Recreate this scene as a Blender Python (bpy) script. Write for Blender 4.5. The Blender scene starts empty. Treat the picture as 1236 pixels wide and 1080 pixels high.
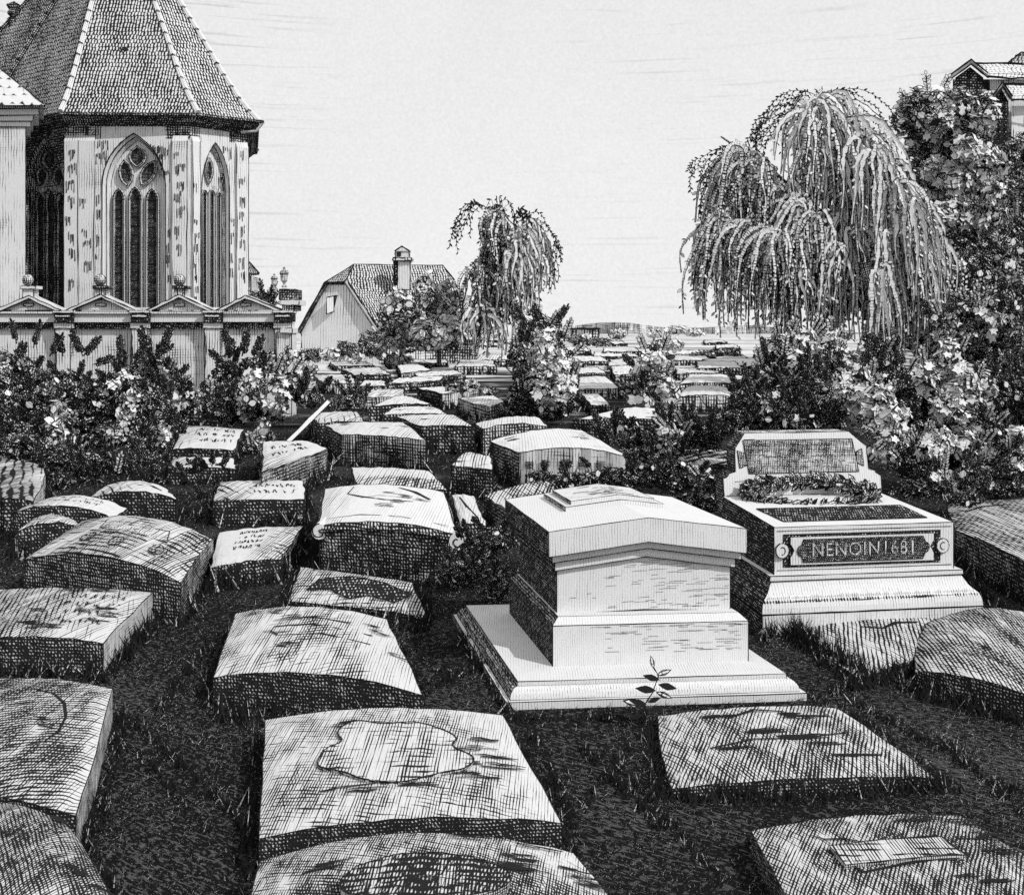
import bpy, math, random
import numpy as np
random.seed(7); np.random.seed(7)
rnd = random.random
def U(a, b): return a + (b - a) * rnd()
F = 1250.0; CX = 618.0; CY = 400.0; H = 2.2          # lens in pixels of a 1236 wide frame, horizon row, eye height
scene = bpy.context.scene
col = scene.collection

def at(px, py, d):                                   # a point d metres away
    return ((px - CX) / F * d, d, H + (CY - py) * d / F)
def on(px, py, z=0.0):                               # a point on the level z
    d = F * (H - z) / (py - CY)
    return ((px - CX) / F * d, d, z)

# ------------------------------------------------------------------ materials
def nd(nt, t, **k):
    n = nt.nodes.new(t)
    for a, b in k.items(): setattr(n, a, b)
    return n
def mth(nt, op, a, b=None, c=None, clamp=False):
    n = nt.nodes.new('ShaderNodeMath'); n.operation = op; n.use_clamp = clamp
    for i, v in enumerate((a, b, c)):
        if v is None: continue
        if isinstance(v, (int, float)): n.inputs[i].default_value = v
        else: nt.links.new(v, n.inputs[i])
    return n.outputs[0]
def noise(nt, vec, scale, detail=2.0, rough=0.5, dim='3D'):
    n = nd(nt, 'ShaderNodeTexNoise', noise_dimensions=dim)
    n.inputs['Scale'].default_value = scale; n.inputs['Detail'].default_value = detail
    n.inputs['Roughness'].default_value = rough
    if vec is not None: nt.links.new(vec, n.inputs['Vector'])
    return n.outputs['Fac']
def comb(nt, x, y, z=0.0):
    n = nd(nt, 'ShaderNodeCombineXYZ')
    for i, v in enumerate((x, y, z)):
        if isinstance(v, (int, float)): n.inputs[i].default_value = v
        else: nt.links.new(v, n.inputs[i])
    return n.outputs[0]
def mixf(nt, f, a, b):
    # a + f*(b-a)
    return mth(nt, 'ADD', a, mth(nt, 'MULTIPLY', f, mth(nt, 'SUBTRACT', b, a)))
def base(name):
    m = bpy.data.materials.new(name); m.use_nodes = True
    nt = m.node_tree; b = nt.nodes['Principled BSDF']
    b.inputs['Roughness'].default_value = 0.95
    b.inputs['Specular IOR Level'].default_value = 0.0
    return m, nt, b
INK = 0.022
def smooth(nt, x, w):        # 0..1 over +-w about zero
    return mth(nt, 'MULTIPLY_ADD', x, 0.5 / w, 0.5, clamp=True)
def etched(name, paper=0.62, var=0.62, wob=0.6, blot=0.07, ink=INK, leafy=False):
    m, nt, b = base(name)
    at_ = nd(nt, 'ShaderNodeAttribute', attribute_name='tone')
    tone = at_.outputs['Fac']  # ink coverage; unlit faces get more, to add shade
    uv = nd(nt, 'ShaderNodeUVMap', uv_map='UVMap').outputs[0]
    sp = nd(nt, 'ShaderNodeSeparateXYZ'); nt.links.new(uv, sp.inputs[0])
    u, v = sp.outputs[0], sp.outputs[1]
    bl = noise(nt, uv, blot, 3, 0.6)
    gate = mth(nt, 'POWER', mth(nt, 'MAXIMUM', mth(nt, 'MULTIPLY', mth(nt, 'MULTIPLY', tone, mth(nt, 'SUBTRACT', 1.0, tone)), 4.0), 0.0), 0.55)
    T = mth(nt, 'ADD', tone, mth(nt, 'MULTIPLY', mth(nt, 'MULTIPLY', mth(nt, 'SUBTRACT', bl, 0.5), var * 2.0), gate))
    ws = nd(nt, 'ShaderNodeVectorMath', operation='MULTIPLY'); nt.links.new(uv, ws.inputs[0]); ws.inputs[1].default_value = (0.10, 0.10, 1)
    w1 = mth(nt, 'MULTIPLY', mth(nt, 'SUBTRACT', noise(nt, ws.outputs[0], 1.0, 2), 0.5), wob * 2)
    g2 = mth(nt, 'MULTIPLY', tone, 4.0, clamp=True)
    def line(a, c, k):
        tri = mth(nt, 'MULTIPLY', mth(nt, 'ABSOLUTE', mth(nt, 'SUBTRACT', mth(nt, 'FRACT', mth(nt, 'ADD', a, w1)), 0.5)), 2.0)
        br = noise(nt, comb(nt, mth(nt, 'MULTIPLY', a, 0.8), mth(nt, 'MULTIPLY', c, 0.13), k), 1.0, 2)
        return tri, mth(nt, 'MULTIPLY', mth(nt, 'MULTIPLY', mth(nt, 'SUBTRACT', br, 0.5), mth(nt, 'MULTIPLY_ADD', tone, 1.3, 1.3)), g2)
    tri1, b1 = line(u, v, 1.0)
    i1 = smooth(nt, mth(nt, 'SUBTRACT', mth(nt, 'ADD', mth(nt, 'MINIMUM', mth(nt, 'MULTIPLY', T, 0.85), 0.50), b1), tri1), 0.12)
    tri2, b2 = line(v, u, 5.0)
    i2 = smooth(nt, mth(nt, 'SUBTRACT', mth(nt, 'ADD', mth(nt, 'MINIMUM', mth(nt, 'MULTIPLY', mth(nt, 'SUBTRACT', T, 0.24), 0.9), 0.62), mth(nt, 'MULTIPLY', b2, 0.9)), tri2), 0.12)
    dg = mth(nt, 'MULTIPLY', mth(nt, 'ADD', u, mth(nt, 'MULTIPLY', v, 0.8)), 0.8)
    tri3, b3 = line(dg, mth(nt, 'SUBTRACT', v, u), 9.0)
    i3 = smooth(nt, mth(nt, 'SUBTRACT', mth(nt, 'ADD', mth(nt, 'MULTIPLY', mth(nt, 'SUBTRACT', T, 0.50), 1.45), mth(nt, 'MULTIPLY', b3, 0.9)), tri3), 0.12)
    inv = mth(nt, 'MULTIPLY', mth(nt, 'MULTIPLY', mth(nt, 'SUBTRACT', 1.0, i1), mth(nt, 'SUBTRACT', 1.0, i2)), mth(nt, 'SUBTRACT', 1.0, i3))
    full = mth(nt, 'GREATER_THAN', tone, 0.985)
    inv = mth(nt, 'MULTIPLY', inv, mth(nt, 'SUBTRACT', 1.0, full))
    gr = noise(nt, uv, 1.4, 3, 0.7)
    pap = mth(nt, 'MULTIPLY_ADD', mth(nt, 'SUBTRACT', gr, 0.5), 0.28, paper)
    c = mixf(nt, inv, ink, pap)
    nt.links.new(comb(nt, c, c, c), b.inputs['Base Color'])
    bp = nd(nt, 'ShaderNodeBump'); bp.inputs['Strength'].default_value = 0.25; bp.inputs['Distance'].default_value = 0.01
    nt.links.new(mth(nt, 'ADD', inv, gr), bp.inputs['Height']); nt.links.new(bp.outputs[0], b.inputs['Normal'])
    if leafy:                                             # thin leaves let light through
        tr = nd(nt, 'ShaderNodeBsdfTranslucent'); nt.links.new(comb(nt, c, c, c), tr.inputs['Color'])
        mx = nd(nt, 'ShaderNodeMixShader'); mx.inputs[0].default_value = 0.18
        nt.links.new(b.outputs[0], mx.inputs[1]); nt.links.new(tr.outputs[0], mx.inputs[2]); nt.links.new(mx.outputs[0], nt.nodes['Material Output'].inputs['Surface'])
    return m
def tiled(name, paper=0.6, ink=INK, rowh=0.55):
    """overlapping roof tiles: uv in tile units, v up the slope, tone = how inked the courses are"""
    m, nt, b = base(name)
    tone = nd(nt, 'ShaderNodeAttribute', attribute_name='tone').outputs['Fac']
    uv = nd(nt, 'ShaderNodeUVMap', uv_map='UVMap').outputs[0]
    sp = nd(nt, 'ShaderNodeSeparateXYZ'); nt.links.new(uv, sp.inputs[0])
    w = mth(nt, 'MULTIPLY', mth(nt, 'SUBTRACT', noise(nt, uv, 0.35, 3), 0.5), 1.5)
    v = mth(nt, 'ADD', sp.outputs[1], w); row = mth(nt, 'FLOOR', v)
    rr = nd(nt, 'ShaderNodeTexWhiteNoise', noise_dimensions='1D'); nt.links.new(row, rr.inputs['W'])
    u = mth(nt, 'ADD', mth(nt, 'ADD', sp.outputs[0], mth(nt, 'MULTIPLY', rr.outputs['Value'], 0.5)), mth(nt, 'MULTIPLY', w, 0.7))
    fu = mth(nt, 'MULTIPLY', mth(nt, 'ABSOLUTE', mth(nt, 'SUBTRACT', mth(nt, 'FRACT', u), 0.5)), 2.0)   # 1 at joint
    fv = mth(nt, 'FRACT', v)                                                                             # 0 at lower edge
    curve = mth(nt, 'MULTIPLY', mth(nt, 'MULTIPLY', fu, fu), 0.35)
    br = noise(nt, uv, 0.9, 2)
    bl = noise(nt, uv, 0.12, 3)
    k = mth(nt, 'ADD', mth(nt, 'MULTIPLY', mth(nt, 'SUBTRACT', bl, 0.5), 0.9), tone)
    lu = smooth(nt, mth(nt, 'SUBTRACT', fu, mth(nt, 'SUBTRACT', 1.14, mth(nt, 'ADD', k, mth(nt, 'MULTIPLY', mth(nt, 'SUBTRACT', br, 0.5), 0.9)))), 0.1)
    lv = smooth(nt, mth(nt, 'SUBTRACT', mth(nt, 'ADD', mth(nt, 'MULTIPLY', k, 0.42), mth(nt, 'MULTIPLY', mth(nt, 'SUBTRACT', br, 0.5), 0.6)), mth(nt, 'SUBTRACT', fv, mth(nt, 'SUBTRACT', curve, 0.1))), 0.08)
    inv = mth(nt, 'MULTIPLY', mth(nt, 'SUBTRACT', 1.0, lu), mth(nt, 'SUBTRACT', 1.0, lv))
    c = mixf(nt, inv, ink, mth(nt, 'MULTIPLY_ADD', noise(nt, uv, 1.3, 2), 0.2, paper - 0.1))
    nt.links.new(comb(nt, c, c, c), b.inputs['Base Color'])
    return m

STONE = etched('weathered_stone')
PALE = etched('pale_stone', paper=0.68, var=0.6)
WALLM = etched('limewashed_wall', paper=0.68, var=1.1, blot=0.07)
LEAF = etched('leaf', paper=0.80, var=0.3, leafy=True)
BARK = etched('bark', paper=0.66, var=0.6)
ROOF = tiled('roof_tiles'); 
GLASS = etched('leaded_glass', paper=0.35, var=1.0)
HATCH = etched('hillside_scrub', paper=0.60, var=0.9, wob=2.2, blot=0.06)

def ground_material():
    m, nt, b = base('churchyard_turf')
    tc = nd(nt, 'ShaderNodeNewGeometry').outputs['Position']
    sp = nd(nt, 'ShaderNodeSeparateXYZ'); nt.links.new(tc, sp.inputs[0])
    x, y = sp.outputs[0], sp.outputs[1]
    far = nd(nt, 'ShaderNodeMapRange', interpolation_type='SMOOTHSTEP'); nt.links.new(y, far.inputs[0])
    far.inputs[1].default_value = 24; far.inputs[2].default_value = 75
    # fine flecks between the strokes near by
    w = mth(nt, 'MULTIPLY', noise(nt, tc, 1.7, 3), 3.0)
    f1 = noise(nt, comb(nt, mth(nt, 'ADD', mth(nt, 'MULTIPLY', x, 26), w), mth(nt, 'ADD', mth(nt, 'MULTIPLY', y, 60), mth(nt, 'MULTIPLY', x, 40)), 0.0), 1.0, 2)
    f2 = noise(nt, comb(nt, mth(nt, 'MULTIPLY', x, 24), mth(nt, 'ADD', mth(nt, 'MULTIPLY', y, 22), mth(nt, 'ADD', w, 5.0)), 3.0), 1.0, 1)
    big = noise(nt, tc, 0.6, 3)
    fl = smooth(nt, mth(nt, 'ADD', mth(nt, 'SUBTRACT', f1, 0.60), mth(nt, 'MULTIPLY', mth(nt, 'SUBTRACT', big, 0.5), 0.55)), 0.03)
    fl2 = smooth(nt, mth(nt, 'SUBTRACT', f2, 0.63), 0.03)
    near = mixf(nt, mth(nt, 'MAXIMUM', fl, mth(nt, 'MULTIPLY', fl2, 0.7)), 0.010, 0.085)
    # broad horizontal strokes far away
    s1 = noise(nt, comb(nt, mth(nt, 'MULTIPLY', x, 0.22), mth(nt, 'MULTIPLY', y, 0.62), 0.0), 1.0, 5, 0.62)
    s2 = noise(nt, comb(nt, mth(nt, 'MULTIPLY', x, 0.03), mth(nt, 'MULTIPLY', y, 0.12), 2.0), 1.0, 4, 0.6)
    s3 = noise(nt, comb(nt, mth(nt, 'MULTIPLY', x, 0.008), mth(nt, 'MULTIPLY', y, 0.03), 4.0), 1.0, 4, 0.6)
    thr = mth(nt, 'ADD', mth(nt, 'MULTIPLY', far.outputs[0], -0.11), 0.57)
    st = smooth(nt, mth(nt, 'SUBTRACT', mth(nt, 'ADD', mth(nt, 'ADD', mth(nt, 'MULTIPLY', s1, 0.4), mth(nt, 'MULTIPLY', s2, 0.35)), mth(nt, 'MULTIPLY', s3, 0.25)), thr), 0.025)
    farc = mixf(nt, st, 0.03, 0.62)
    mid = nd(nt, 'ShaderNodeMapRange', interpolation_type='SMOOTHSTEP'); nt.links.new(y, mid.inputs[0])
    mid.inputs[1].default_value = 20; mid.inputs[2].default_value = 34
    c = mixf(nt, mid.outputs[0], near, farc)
    nt.links.new(comb(nt, c, c, c), b.inputs['Base Color'])
    return m
TURF = ground_material()

# ------------------------------------------------------------------ meshes
class MB:
    def __init__(s): s.v = []; s.f = []; s.uv = []; s.t = []
    def poly(s, pts, tone=0.3, uv=None, pitch=0.02, rot=0.0):
        i = len(s.v); s.v += [tuple(p) for p in pts]; s.f.append(tuple(range(i, i + len(pts))))
        if uv is None:
            P = np.array(pts, float); a = P[1] - P[0]; L = np.linalg.norm(a)
            if L < 1e-9: a = P[2] - P[0]; L = np.linalg.norm(a) + 1e-12
            a = a / L
            n = np.cross(P[1] - P[0], P[-1] - P[0]); ln = np.linalg.norm(n)
            n = n / ln if ln > 1e-12 else np.array([0, 0, 1.])
            # hatch frame: horizontal direction in the face, and the direction across it
            h = np.cross(n, [0, 0, 1.])
            if np.linalg.norm(h) < 0.2: h = np.array([1., 0, 0])
            h = h / np.linalg.norm(h); w = np.cross(h, n)
            c, sn = math.cos(rot), math.sin(rot)
            pu = pitch if not isinstance(pitch, tuple) else pitch[0]
            pv = pitch if not isinstance(pitch, tuple) else pitch[1]
            uv = []
            for p in P:
                x, y = p @ h, p @ w
                x, y = x * c - y * sn, x * sn + y * c
                uv.append((x / pu, y / pv))
        s.uv += list(uv)
        if isinstance(tone, (list, tuple)): s.t += list(tone)
        else: s.t += [tone] * len(pts)
    def box(s, c, sz, tone=0.2, pitch=0.02, rz=0.0, tones=None):
        x, y, z = sz[0] / 2, sz[1] / 2, sz[2] / 2
        cr, sr = math.cos(rz), math.sin(rz)
        def q(a, b_, d): return (c[0] + a * cr - b_ * sr, c[1] + a * sr + b_ * cr, c[2] + d)
        s.hexa([q(-x, -y, -z), q(x, -y, -z), q(x, y, -z), q(-x, y, -z)], [q(-x, -y, z), q(x, -y, z), q(x, y, z), q(-x, y, z)], tone, pitch, tones)
    def hexa(s, lo, hi, tone=0.2, pitch=0.02, tones=None):
        # lo/hi: FL FR BR BL ; tones = (top, front, right, back, left)
        t = tones or (tone,) * 5
        n = len(lo)
        s.poly(hi, t[0], pitch=pitch); s.poly(lo[::-1], t[1], pitch=pitch)
        for k in range(n):
            j = (k + 1) % n
            s.poly([lo[k], lo[j], hi[j], hi[k]], t[min(k + 1, 4)], pitch=pitch)
    def line(s, pts, r, wob=0.0, tone=1.0, closed=False, sub=3):
        """a thin inked line along pts"""
        P = [np.array(p, float) for p in pts]
        if closed: P.append(P[0])
        Q = []
        for a, b in zip(P[:-1], P[1:]):
            for k in range(sub): Q.append(a + (b - a) * k / sub)
        Q.append(P[-1])
        if wob: Q = [q + np.random.uniform(-wob, wob, 3) for q in Q]
        rings = []
        for k, q in enumerate(Q):
            d = Q[min(k + 1, len(Q) - 1)] - Q[max(k - 1, 0)]; d = d / (np.linalg.norm(d) + 1e-12)
            up = np.array([0, 0, 1.]) if abs(d[2]) < 0.9 else np.array([0, 1., 0])
            a = np.cross(d, up); a /= np.linalg.norm(a); b = np.cross(a, d)
            rr = r * U(0.6, 1.25)
            rings.append([q + rr * (math.cos(t) * a + math.sin(t) * b) for t in (0.5, 2.6, 4.7)])
        for A, B in zip(rings[:-1], rings[1:]):
            for k in range(3):
                j = (k + 1) % 3
                s.poly([A[k], A[j], B[j], B[k]], tone, uv=((0, 0),) * 4)
    def tube(s, pts, rad, n=8, tone=0.4, pitch=0.02, cap=True):
        P = [np.array(p, float) for p in pts]; rings = []
        for k, q in enumerate(P):
            d = P[min(k + 1, len(P) - 1)] - P[max(k - 1, 0)]; d = d / (np.linalg.norm(d) + 1e-12)
            up = np.array([0, 1., 0]) if abs(d[1]) < 0.9 else np.array([1., 0, 0])
            a = np.cross(d, up); a /= np.linalg.norm(a); b = np.cross(a, d)
            rings.append([q + rad[k] * (math.cos(t) * a + math.sin(t) * b) for t in [2 * math.pi * i / n for i in range(n)]])
        L = 0
        for m_, (A, B) in enumerate(zip(rings[:-1], rings[1:])):
            l = np.linalg.norm(P[m_ + 1] - P[m_])
            for k in range(n):
                j = (k + 1) % n; c = 2 * math.pi * rad[m_] / n / pitch
                s.poly([A[k], A[j], B[j], B[k]], tone, uv=((k * c, L / pitch), ((k + 1) * c, L / pitch), ((k + 1) * c, (L + l) / pitch), (k * c, (L + l) / pitch)))
            L += l
        if cap: s.poly(rings[-1], tone); s.poly(rings[0][::-1], tone)
    def lathe(s, c, prof, n=16, tone=0.2, pitch=0.02):
        for (r0, z0), (r1, z1) in zip(prof[:-1], prof[1:]):
            for k in range(n):
                a, b = 2 * math.pi * k / n, 2 * math.pi * (k + 1) / n
                p = [(c[0] + r0 * math.cos(a), c[1] + r0 * math.sin(a), c[2] + z0), (c[0] + r0 * math.cos(b), c[1] + r0 * math.sin(b), c[2] + z0),
                     (c[0] + r1 * math.cos(b), c[1] + r1 * math.sin(b), c[2] + z1), (c[0] + r1 * math.cos(a), c[1] + r1 * math.sin(a), c[2] + z1)]
                R = max(r0, r1)
                s.poly(p, tone, uv=((a * R / pitch, z0 / pitch), (b * R / pitch, z0 / pitch), (b * R / pitch, z1 / pitch), (a * R / pitch, z1 / pitch)))

ORG = {}
def finish(name, V, loops, starts, totals, uv, tone, mat, parent, loc):
    me = bpy.data.meshes.new(name)
    o = bpy.data.objects.new(name, me); col.objects.link(o)
    if parent is None:
        if loc is None:
            lo, hi = V.min(0), V.max(0); loc = ((lo[0] + hi[0]) / 2, (lo[1] + hi[1]) / 2, max(lo[2], 0.0) if lo[2] < 0.3 else lo[2])
        o.location = loc; org = np.array(loc, float)
    else:
        org = ORG[parent.name]; o.parent = parent
    ORG[o.name] = org
    V = V - org
    me.vertices.add(len(V)); me.vertices.foreach_set('co', V.astype(np.float32).ravel())
    me.loops.add(len(loops)); me.loops.foreach_set('vertex_index', loops.astype(np.int32))
    me.polygons.add(len(starts)); me.polygons.foreach_set('loop_start', starts.astype(np.int32)); me.polygons.foreach_set('loop_total', totals.astype(np.int32))
    me.update(calc_edges=True)
    l = me.uv_layers.new(name='UVMap'); l.data.foreach_set('uv', uv.astype(np.float32).ravel())
    a = me.attributes.new('tone', 'FLOAT', 'CORNER'); a.data.foreach_set('value', tone.astype(np.float32))
    me.materials.append(mat)
    return o
def obj(name, mb, mat=STONE, parent=None, loc=None):
    V = np.array(mb.v, float); loops = np.concatenate([np.array(f) for f in mb.f])
    totals = np.array([len(f) for f in mb.f]); starts = np.concatenate([[0], np.cumsum(totals)[:-1]])
    return finish(name, V, loops, starts, totals, np.array(mb.uv, float), np.array(mb.t, float), mat, parent, loc)
def tag(o, label, cat, group=None, kind=None):
    if label: o['label'] = label
    if cat: o['category'] = cat
    if group: o['group'] = group
    if kind: o['kind'] = kind
    return o
def empty(name, loc, label, cat, group=None):
    o = bpy.data.objects.new(name, None); col.objects.link(o); o.location = loc; ORG[o.name] = np.array(loc, float)
    return tag(o, label, cat, group)

# leaves: batches of small outlined or solid leaves
HEX = np.array([(0, -1), (.55, -.45), (.6, .25), (0, 1), (-.6, .25), (-.55, -.45)], float)
LOBE = np.array([(0, -1), (.6, -.6), (.35, -.1), (.75, .35), (.25, .5), (0, 1), (-.25, .5), (-.75, .35), (-.35, -.1), (-.6, -.6)], float)
class LeafSet:
    def __init__(s): s.V = []; s.L = []; s.S = []; s.uv = []; s.t = []; s.nv = 0
    def add(s, C, T, B, L, W, tin, ring=True, shape=HEX, border=0.34):
        C = np.asarray(C, float); n = len(C)
        if not n: return
        L = np.broadcast_to(np.asarray(L, float), (n,))[:, None, None] * 0.5; W = np.broadcast_to(np.asarray(W, float), (n,))[:, None, None] * 0.5
        tin = np.broadcast_to(np.asarray(tin, float), (n,))
        k = len(shape)
        out = C[:, None] + T[:, None] * (shape[None, :, 1:2] * L) + B[:, None] * (shape[None, :, 0:1] * W * 2)
        if ring:
            inn = C[:, None] + (out - C[:, None]) * (1 - border)
            V = np.concatenate([out, inn], 1)                        # n,2k,3
            i = np.arange(k); j = (i + 1) % k
            q = np.stack([i, j, j + k, i + k], 1).ravel()             # ring quads
            lo = np.concatenate([q, np.arange(k, 2 * k)])
            tot = [4] * k + [k]
            tm = np.concatenate([np.ones(4 * k), np.zeros(k)])
            tone = tm[None] + (1 - tm[None]) * tin[:, None]
            uvl = np.concatenate([np.zeros((4 * k, 2)), shape * 1.6])
        else:
            V = out; lo = np.arange(k); tot = [k]; tone = np.repeat(tin[:, None], k, 1); uvl = shape * 1.6
        nv = V.shape[1]
        s.V.append(V.reshape(-1, 3)); s.L.append((lo[None] + (np.arange(n) * nv)[:, None] + s.nv).ravel())
        s.S.append(np.tile(tot, n)); s.t.append(tone.ravel())
        s.uv.append((uvl[None] + (np.arange(n) * 3.37)[:, None, None]).reshape(-1, 2)); s.nv += n * nv
    def raw(s, mb):                                                 # merge a mesh builder in
        if not mb.v: return
        s.V.append(np.array(mb.v, float)); s.L.append(np.concatenate([np.array(f) for f in mb.f]) + s.nv)
        s.S.append(np.array([len(f) for f in mb.f])); s.t.append(np.array(mb.t, float)); s.uv.append(np.array(mb.uv, float)); s.nv += len(mb.v)
    def build(s, name, mat=LEAF, parent=None, loc=None):
        tot = np.concatenate(s.S); st = np.concatenate([[0], np.cumsum(tot)[:-1]])
        return finish(name, np.concatenate(s.V), np.concatenate(s.L), st, tot, np.concatenate(s.uv), np.concatenate(s.t), mat, parent, loc)
def norm(a): return a / (np.linalg.norm(a, axis=-1, keepdims=True) + 1e-12)
def frames(N, up=None, jit=0.6):
    n = norm(N + np.random.normal(0, jit, N.shape))
    r = np.random.normal(0, 1, N.shape) if up is None else np.array(up)[None] + np.random.normal(0, 0.5, N.shape)
    T = norm(r - (r * n).sum(1, keepdims=True) * n); B = np.cross(n, T)
    return T, B, n
def blob(mb, c, r, tone, pitch, nu=14, nv=9, jag=0.13):
    """lumpy core of a leaf clump"""
    ph = [U(0, 6.28) for _ in range(6)]
    def pt(i, j):
        a = 2 * math.pi * (i % nu) / nu; t = math.pi * j / nv
        x, y, z = math.sin(t) * math.cos(a), math.sin(t) * math.sin(a), math.cos(t)
        k = 1 + jag * (math.sin(3 * a + ph[0] + 2 * t) + math.sin(5 * t + ph[1] - a) + 0.7 * math.sin(7 * a + ph[2]) * math.sin(t))
        return (c[0] + r[0] * x * k, c[1] + r[1] * y * k, c[2] + r[2] * z * k), (a * r[0] / pitch * 0.9 + t * 2, t * r[2] / pitch)
    for i in range(nu):
        for j in range(nv):
            A = [pt(i, j), pt(i, j + 1), pt(i + 1, j + 1), pt(i + 1, j)]
            q = [a[1] for a in A]
            if i == nu - 1:
                q[2] = (q[1][0] + 2 * math.pi / nu * r[0] / pitch * .9, q[2][1]); q[3] = (q[0][0] + 2 * math.pi / nu * r[0] / pitch * .9, q[3][1])
            mb.poly([a[0] for a in A], tone, uv=q)
def clump(ls, px, py, d, rx, ry, core=0.75, light=0.3, n=None, size=9, strokes=0.6, shape=None, pale=0.0):
    """one ragged leaf clump made of smaller tufts, some pale and some dark: rx, ry and size are in picture pixels at distance d"""
    s = d / F; c = np.array(at(px, py, d)); r = np.array([rx * s, min(rx, ry) * s * 0.8, ry * s])
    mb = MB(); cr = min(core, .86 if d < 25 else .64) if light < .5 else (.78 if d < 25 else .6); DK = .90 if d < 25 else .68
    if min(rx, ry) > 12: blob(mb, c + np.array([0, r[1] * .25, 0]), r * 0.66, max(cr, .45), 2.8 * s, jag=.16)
    m = max(3, min(14, int(rx * ry / 90)))
    for k in range(m):
        dr = norm(np.random.normal(0, 1, (1, 3)))[0]; dr[1] = -abs(dr[1]) if rnd() < .7 else dr[1]
        k_ = 1 / math.sqrt(m) * U(.75, 1.35) + .10
        rs = np.array([r[0] * k_, min(r[0], r[2]) * k_ * .8, r[2] * k_ * U(.8, 1.2)]); mn = 4.5 * s; rs = np.maximum(rs, mn)
        sc_ = c + dr * np.maximum(r - rs * .75, r * .25) * U(.75, 1.08)
        islight = rnd() < light; sz0 = size * (1.25 if islight else 1.0)
        if islight: blob(mb, sc_ + np.array([0, rs[1] * .25, 0]), rs * .66, .22, 3 * s, nu=9, nv=6, jag=.25)
        nn = int(5.0 * (rs[0] * rs[2]) / (sz0 * s) ** 2 * (2.6 if islight else 3.0)) + 10
        D = norm(np.random.normal(0, 1, (nn, 3))); C = sc_ + D * rs * np.random.uniform(.60 if islight else .78, 1.22, (nn, 1))
        T, B, n_ = frames(D + np.array([[.25, -.35, .35]]) * islight, jit=.28 if islight else .45); sz = sz0 * s * np.random.uniform(.65, 1.4, nn)
        if islight:
            qr = np.random.rand(nn); q = qr < .42; q2 = (qr >= .42) & (qr < .90)
            ls.add(C[q2], norm(T[q2] + D[q2] * .5), B[q2], sz[q2] * 1.15, sz[q2] * .75, np.random.uniform(0, .5, q2.sum()), ring=False, shape=LOBE if size >= 9 else HEX); q_ = qr >= .90
            ls.add(C[q], norm(T[q] + D[q] * .5), B[q], sz[q] * 1.2, sz[q] * .72, pale, ring=True, shape=LOBE if shape is None and size >= 9 else HEX, border=.17)
            ls.add(C[q_], T[q_], B[q_], sz[q_], sz[q_] * .35, 1.0, ring=False)
        else:
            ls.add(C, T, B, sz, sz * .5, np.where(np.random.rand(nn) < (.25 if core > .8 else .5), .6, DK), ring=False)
            q = np.random.rand(nn) < .035 + (.16 if core < .6 else 0)
            ls.add(C[q] + D[q] * .4 * size * s, T[q], B[q], sz[q] * 1.1, sz[q] * .7, .1, ring=True, border=.24)
            ns = int(nn * strokes * .7)
            D = norm(np.random.normal(0, 1, (ns, 3))); C = sc_ + D * rs * np.random.uniform(.85, 1.2, (ns, 1))
            t = norm(np.array([[0.85, -0.2, -0.45]]) + np.random.normal(0, 0.16, (ns, 3))); b = norm(np.cross(t, np.array([[0, -1., 0.1]])))
            ls.add(C, t, b, size * s * np.random.uniform(0.9, 1.9, ns), 1.1 * s, 1.0, ring=False)
    ls.raw(mb)
def sprig(ls, px, py, d, dx, dy, n=9, size=9, tin=1.0, ring=False, droop=0.0):
    n = int(n * 1.6); size = size * .72
    if not ring and tin >= 1: tin = .93
    s = d / F; a = np.array(at(px, py, d)); b = np.array(at(px + dx, py + dy, d - 0.1)); mb = MB()
    pts = [a + (b - a) * t + np.array([0, 0, -droop * s * t * t]) for t in np.linspace(0, 1, 6)]
    mb.line(pts, 0.9 * s, tone=1.0, sub=1); ls.raw(mb)
    ax = norm((b - a)[None])[0]; side = np.cross(ax, [0, 1., 0])
    C = []; T = []
    for k in range(n):
        t = 0.15 + 0.85 * k / (n - 1); p = a + (b - a) * t + np.array([0, 0, -droop * s * t * t]); sg = 1 if k % 2 else -1
        if k == n - 1: sg = 0
        dr = norm((ax * 0.75 + side * sg * U(0.6, 1.0) + np.array([0, U(-.3, .3), 0]))[None])[0]
        C.append(p + dr * size * s * 0.5); T.append(dr)
    C = np.array(C); T = np.array(T); B = norm(np.cross(T, np.array([[0, -1., 0.15]]) + np.random.normal(0, .3, (len(T), 3))))
    ls.add(C, T, B, size * s * np.random.uniform(.85, 1.25, len(C)), size * s * 0.5, tin, ring=ring, border=0.3)

# ------------------------------------------------------------------ camera, sky, sun
cam = bpy.data.cameras.new('camera'); co = bpy.data.objects.new('camera', cam); col.objects.link(co)
co.location = (0, 0, H); co.rotation_euler = (math.radians(90), 0, 0)
cam.sensor_width = 36; cam.lens = 36 * F / 1236; cam.shift_y = -(540 - CY) / 1236; cam.clip_end = 6000; cam.clip_start = 0.05
scene.camera = co
S = np.array([0.66, -0.52, 0.72]); S = S / np.linalg.norm(S)
elev = math.asin(S[2]); azim = math.atan2(S[0], S[1])
sun = bpy.data.lights.new('sun', 'SUN'); sun.energy = 3.1; sun.angle = math.radians(0.6); sun.color = (1, 1, 1)
so = bpy.data.objects.new('sun', sun); col.objects.link(so)
from mathutils import Vector
so.rotation_euler = Vector(S).to_track_quat('Z', 'Y').to_euler()
w = bpy.data.worlds.new('World'); scene.world = w; w.use_nodes = True; nt = w.node_tree; bg = nt.nodes['Background']
sky = nd(nt, 'ShaderNodeTexSky', sky_type='NISHITA'); sky.sun_disc = False; sky.sun_elevation = elev; sky.sun_rotation = azim
bw = nd(nt, 'ShaderNodeRGBToBW'); nt.links.new(sky.outputs[0], bw.inputs[0])
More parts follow.
